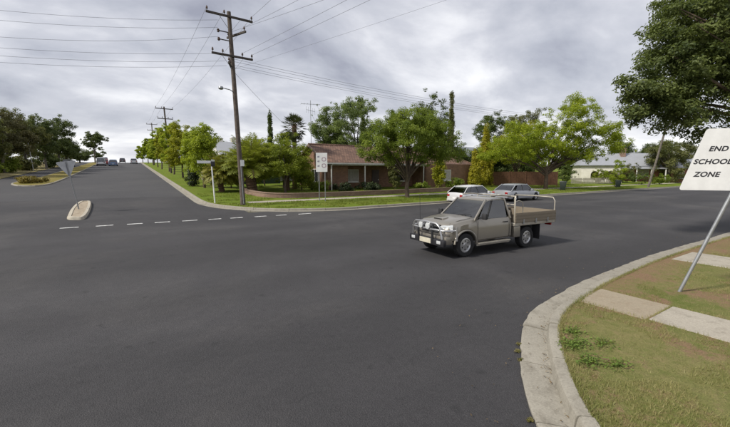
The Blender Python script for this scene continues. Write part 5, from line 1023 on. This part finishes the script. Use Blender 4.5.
mb = MB(); mb.tube([(1.95, -.40, 1.0), (1.97, -.42, 1.9)], .006, 6); mb.build('aerial', M_black, UT)
for x, y in ((FA, .74), (FA, -.74), (RA, .74), (RA, -.74)): wheel(UT, x, y, WR, .235, M_chrome, 6)
mb = MB(); mb.box(-3.05, 1.5, -.42, .42, .40, .62); mb.build('chassis', M_dark, UT)
mb = MB(); mb.box(.65, 1.65, -.60, .60, .46, 1.0); mb.build('inner_bay', M_dark, UT)
# tray
tr = MB(); tr.box(-3.22, -1.02, -.89, .89, .80, .90); tray = tr.build('tray_floor', M_alu, UT, bevel=.01, seg=1)
for sg in (1, -1):
    mb = MB(); mb.box(-3.20, -1.04, min(sg*.862, sg*.895), max(sg*.862, sg*.895), .903, 1.24)
    for k in range(3): z = .94+.105*k; mb.box(-3.19, -1.05, min(sg*.896, sg*.91), max(sg*.896, sg*.91), z, z+.06)
    ds = mb.build('drop_side', M_tray, UT); 
    for x in (-2.75, -2.1, -1.45): m2 = MB(); m2.box(x-.03, x+.03, min(sg*.911, sg*.925), max(sg*.911, sg*.925), .86, 1.02); m2.build('hinge', M_steel, ds)
    mb = MB(); mb.tube([(-1.06, sg*.84, .92), (-1.06, sg*.84, 1.74), (-1.10, sg*.82, 1.80)], .021, 8); mb.tube([(-1.07, sg*.84, 1.62), (-1.25, sg*.84, 1.66), (-1.42, sg*.84, 1.60), (-1.46, sg*.84, 1.50), (-1.46, sg*.84, 1.24)], .019, 8); mb.build('rack_stay', M_alu, UT, smooth=True)
    mb = MB(); mb.box(-2.35, -2.33, sg*.60 if sg > 0 else -.90, sg*.90 if sg > 0 else -.60, .26, .80); mb.build('mud_flap', M_dark, UT)
    mb = MB(); mb.box(-1.36, -1.04, min(sg*.55, sg*.86), max(sg*.55, sg*.86), .42, .79); mb.build('tool_box', PU, UT, bevel=.02)
    mb = MB(); mb.box(-3.24, -3.19, sg*.62-.12, sg*.62+.12, .68, .79); mb.build('tail_light', M_tail, UT)
mb = MB(); mb.box(-3.245, -3.222, -.89, .89, .83, 1.24); mb.build('tail_gate', M_tray, UT)
mb = MB(); mb.tube([(-1.10, -.82, 1.80), (-1.10, .82, 1.80)], .024, 8); mb.tube([(-1.06, -.82, 1.52), (-1.06, .82, 1.52)], .022, 8); mb.build('head_rack', M_alu, UT, smooth=True)
mb = MB(); mb.box(-1.075, -1.045, -.84, .84, .91, 1.40); mb.build('headboard', M_tray, UT)
for y in (-.62, .62): mb = MB(); mb.tube([(-1.10, y, 1.80), (-.60, y, 1.85), (-.1, y, 1.84)], .022, 8); mb.build('roof_bar', M_alu, UT, smooth=True)
mb = MB(); mb.tube([(-3.19, -.86, .92), (-3.19, -.86, 1.58), (-3.17, -.80, 1.70), (-3.17, 0, 1.72), (-3.17, .80, 1.70), (-3.19, .86, 1.58), (-3.19, .86, .92)], .021, 10); mb.build('rear_hoop', M_alu, UT, smooth=True)
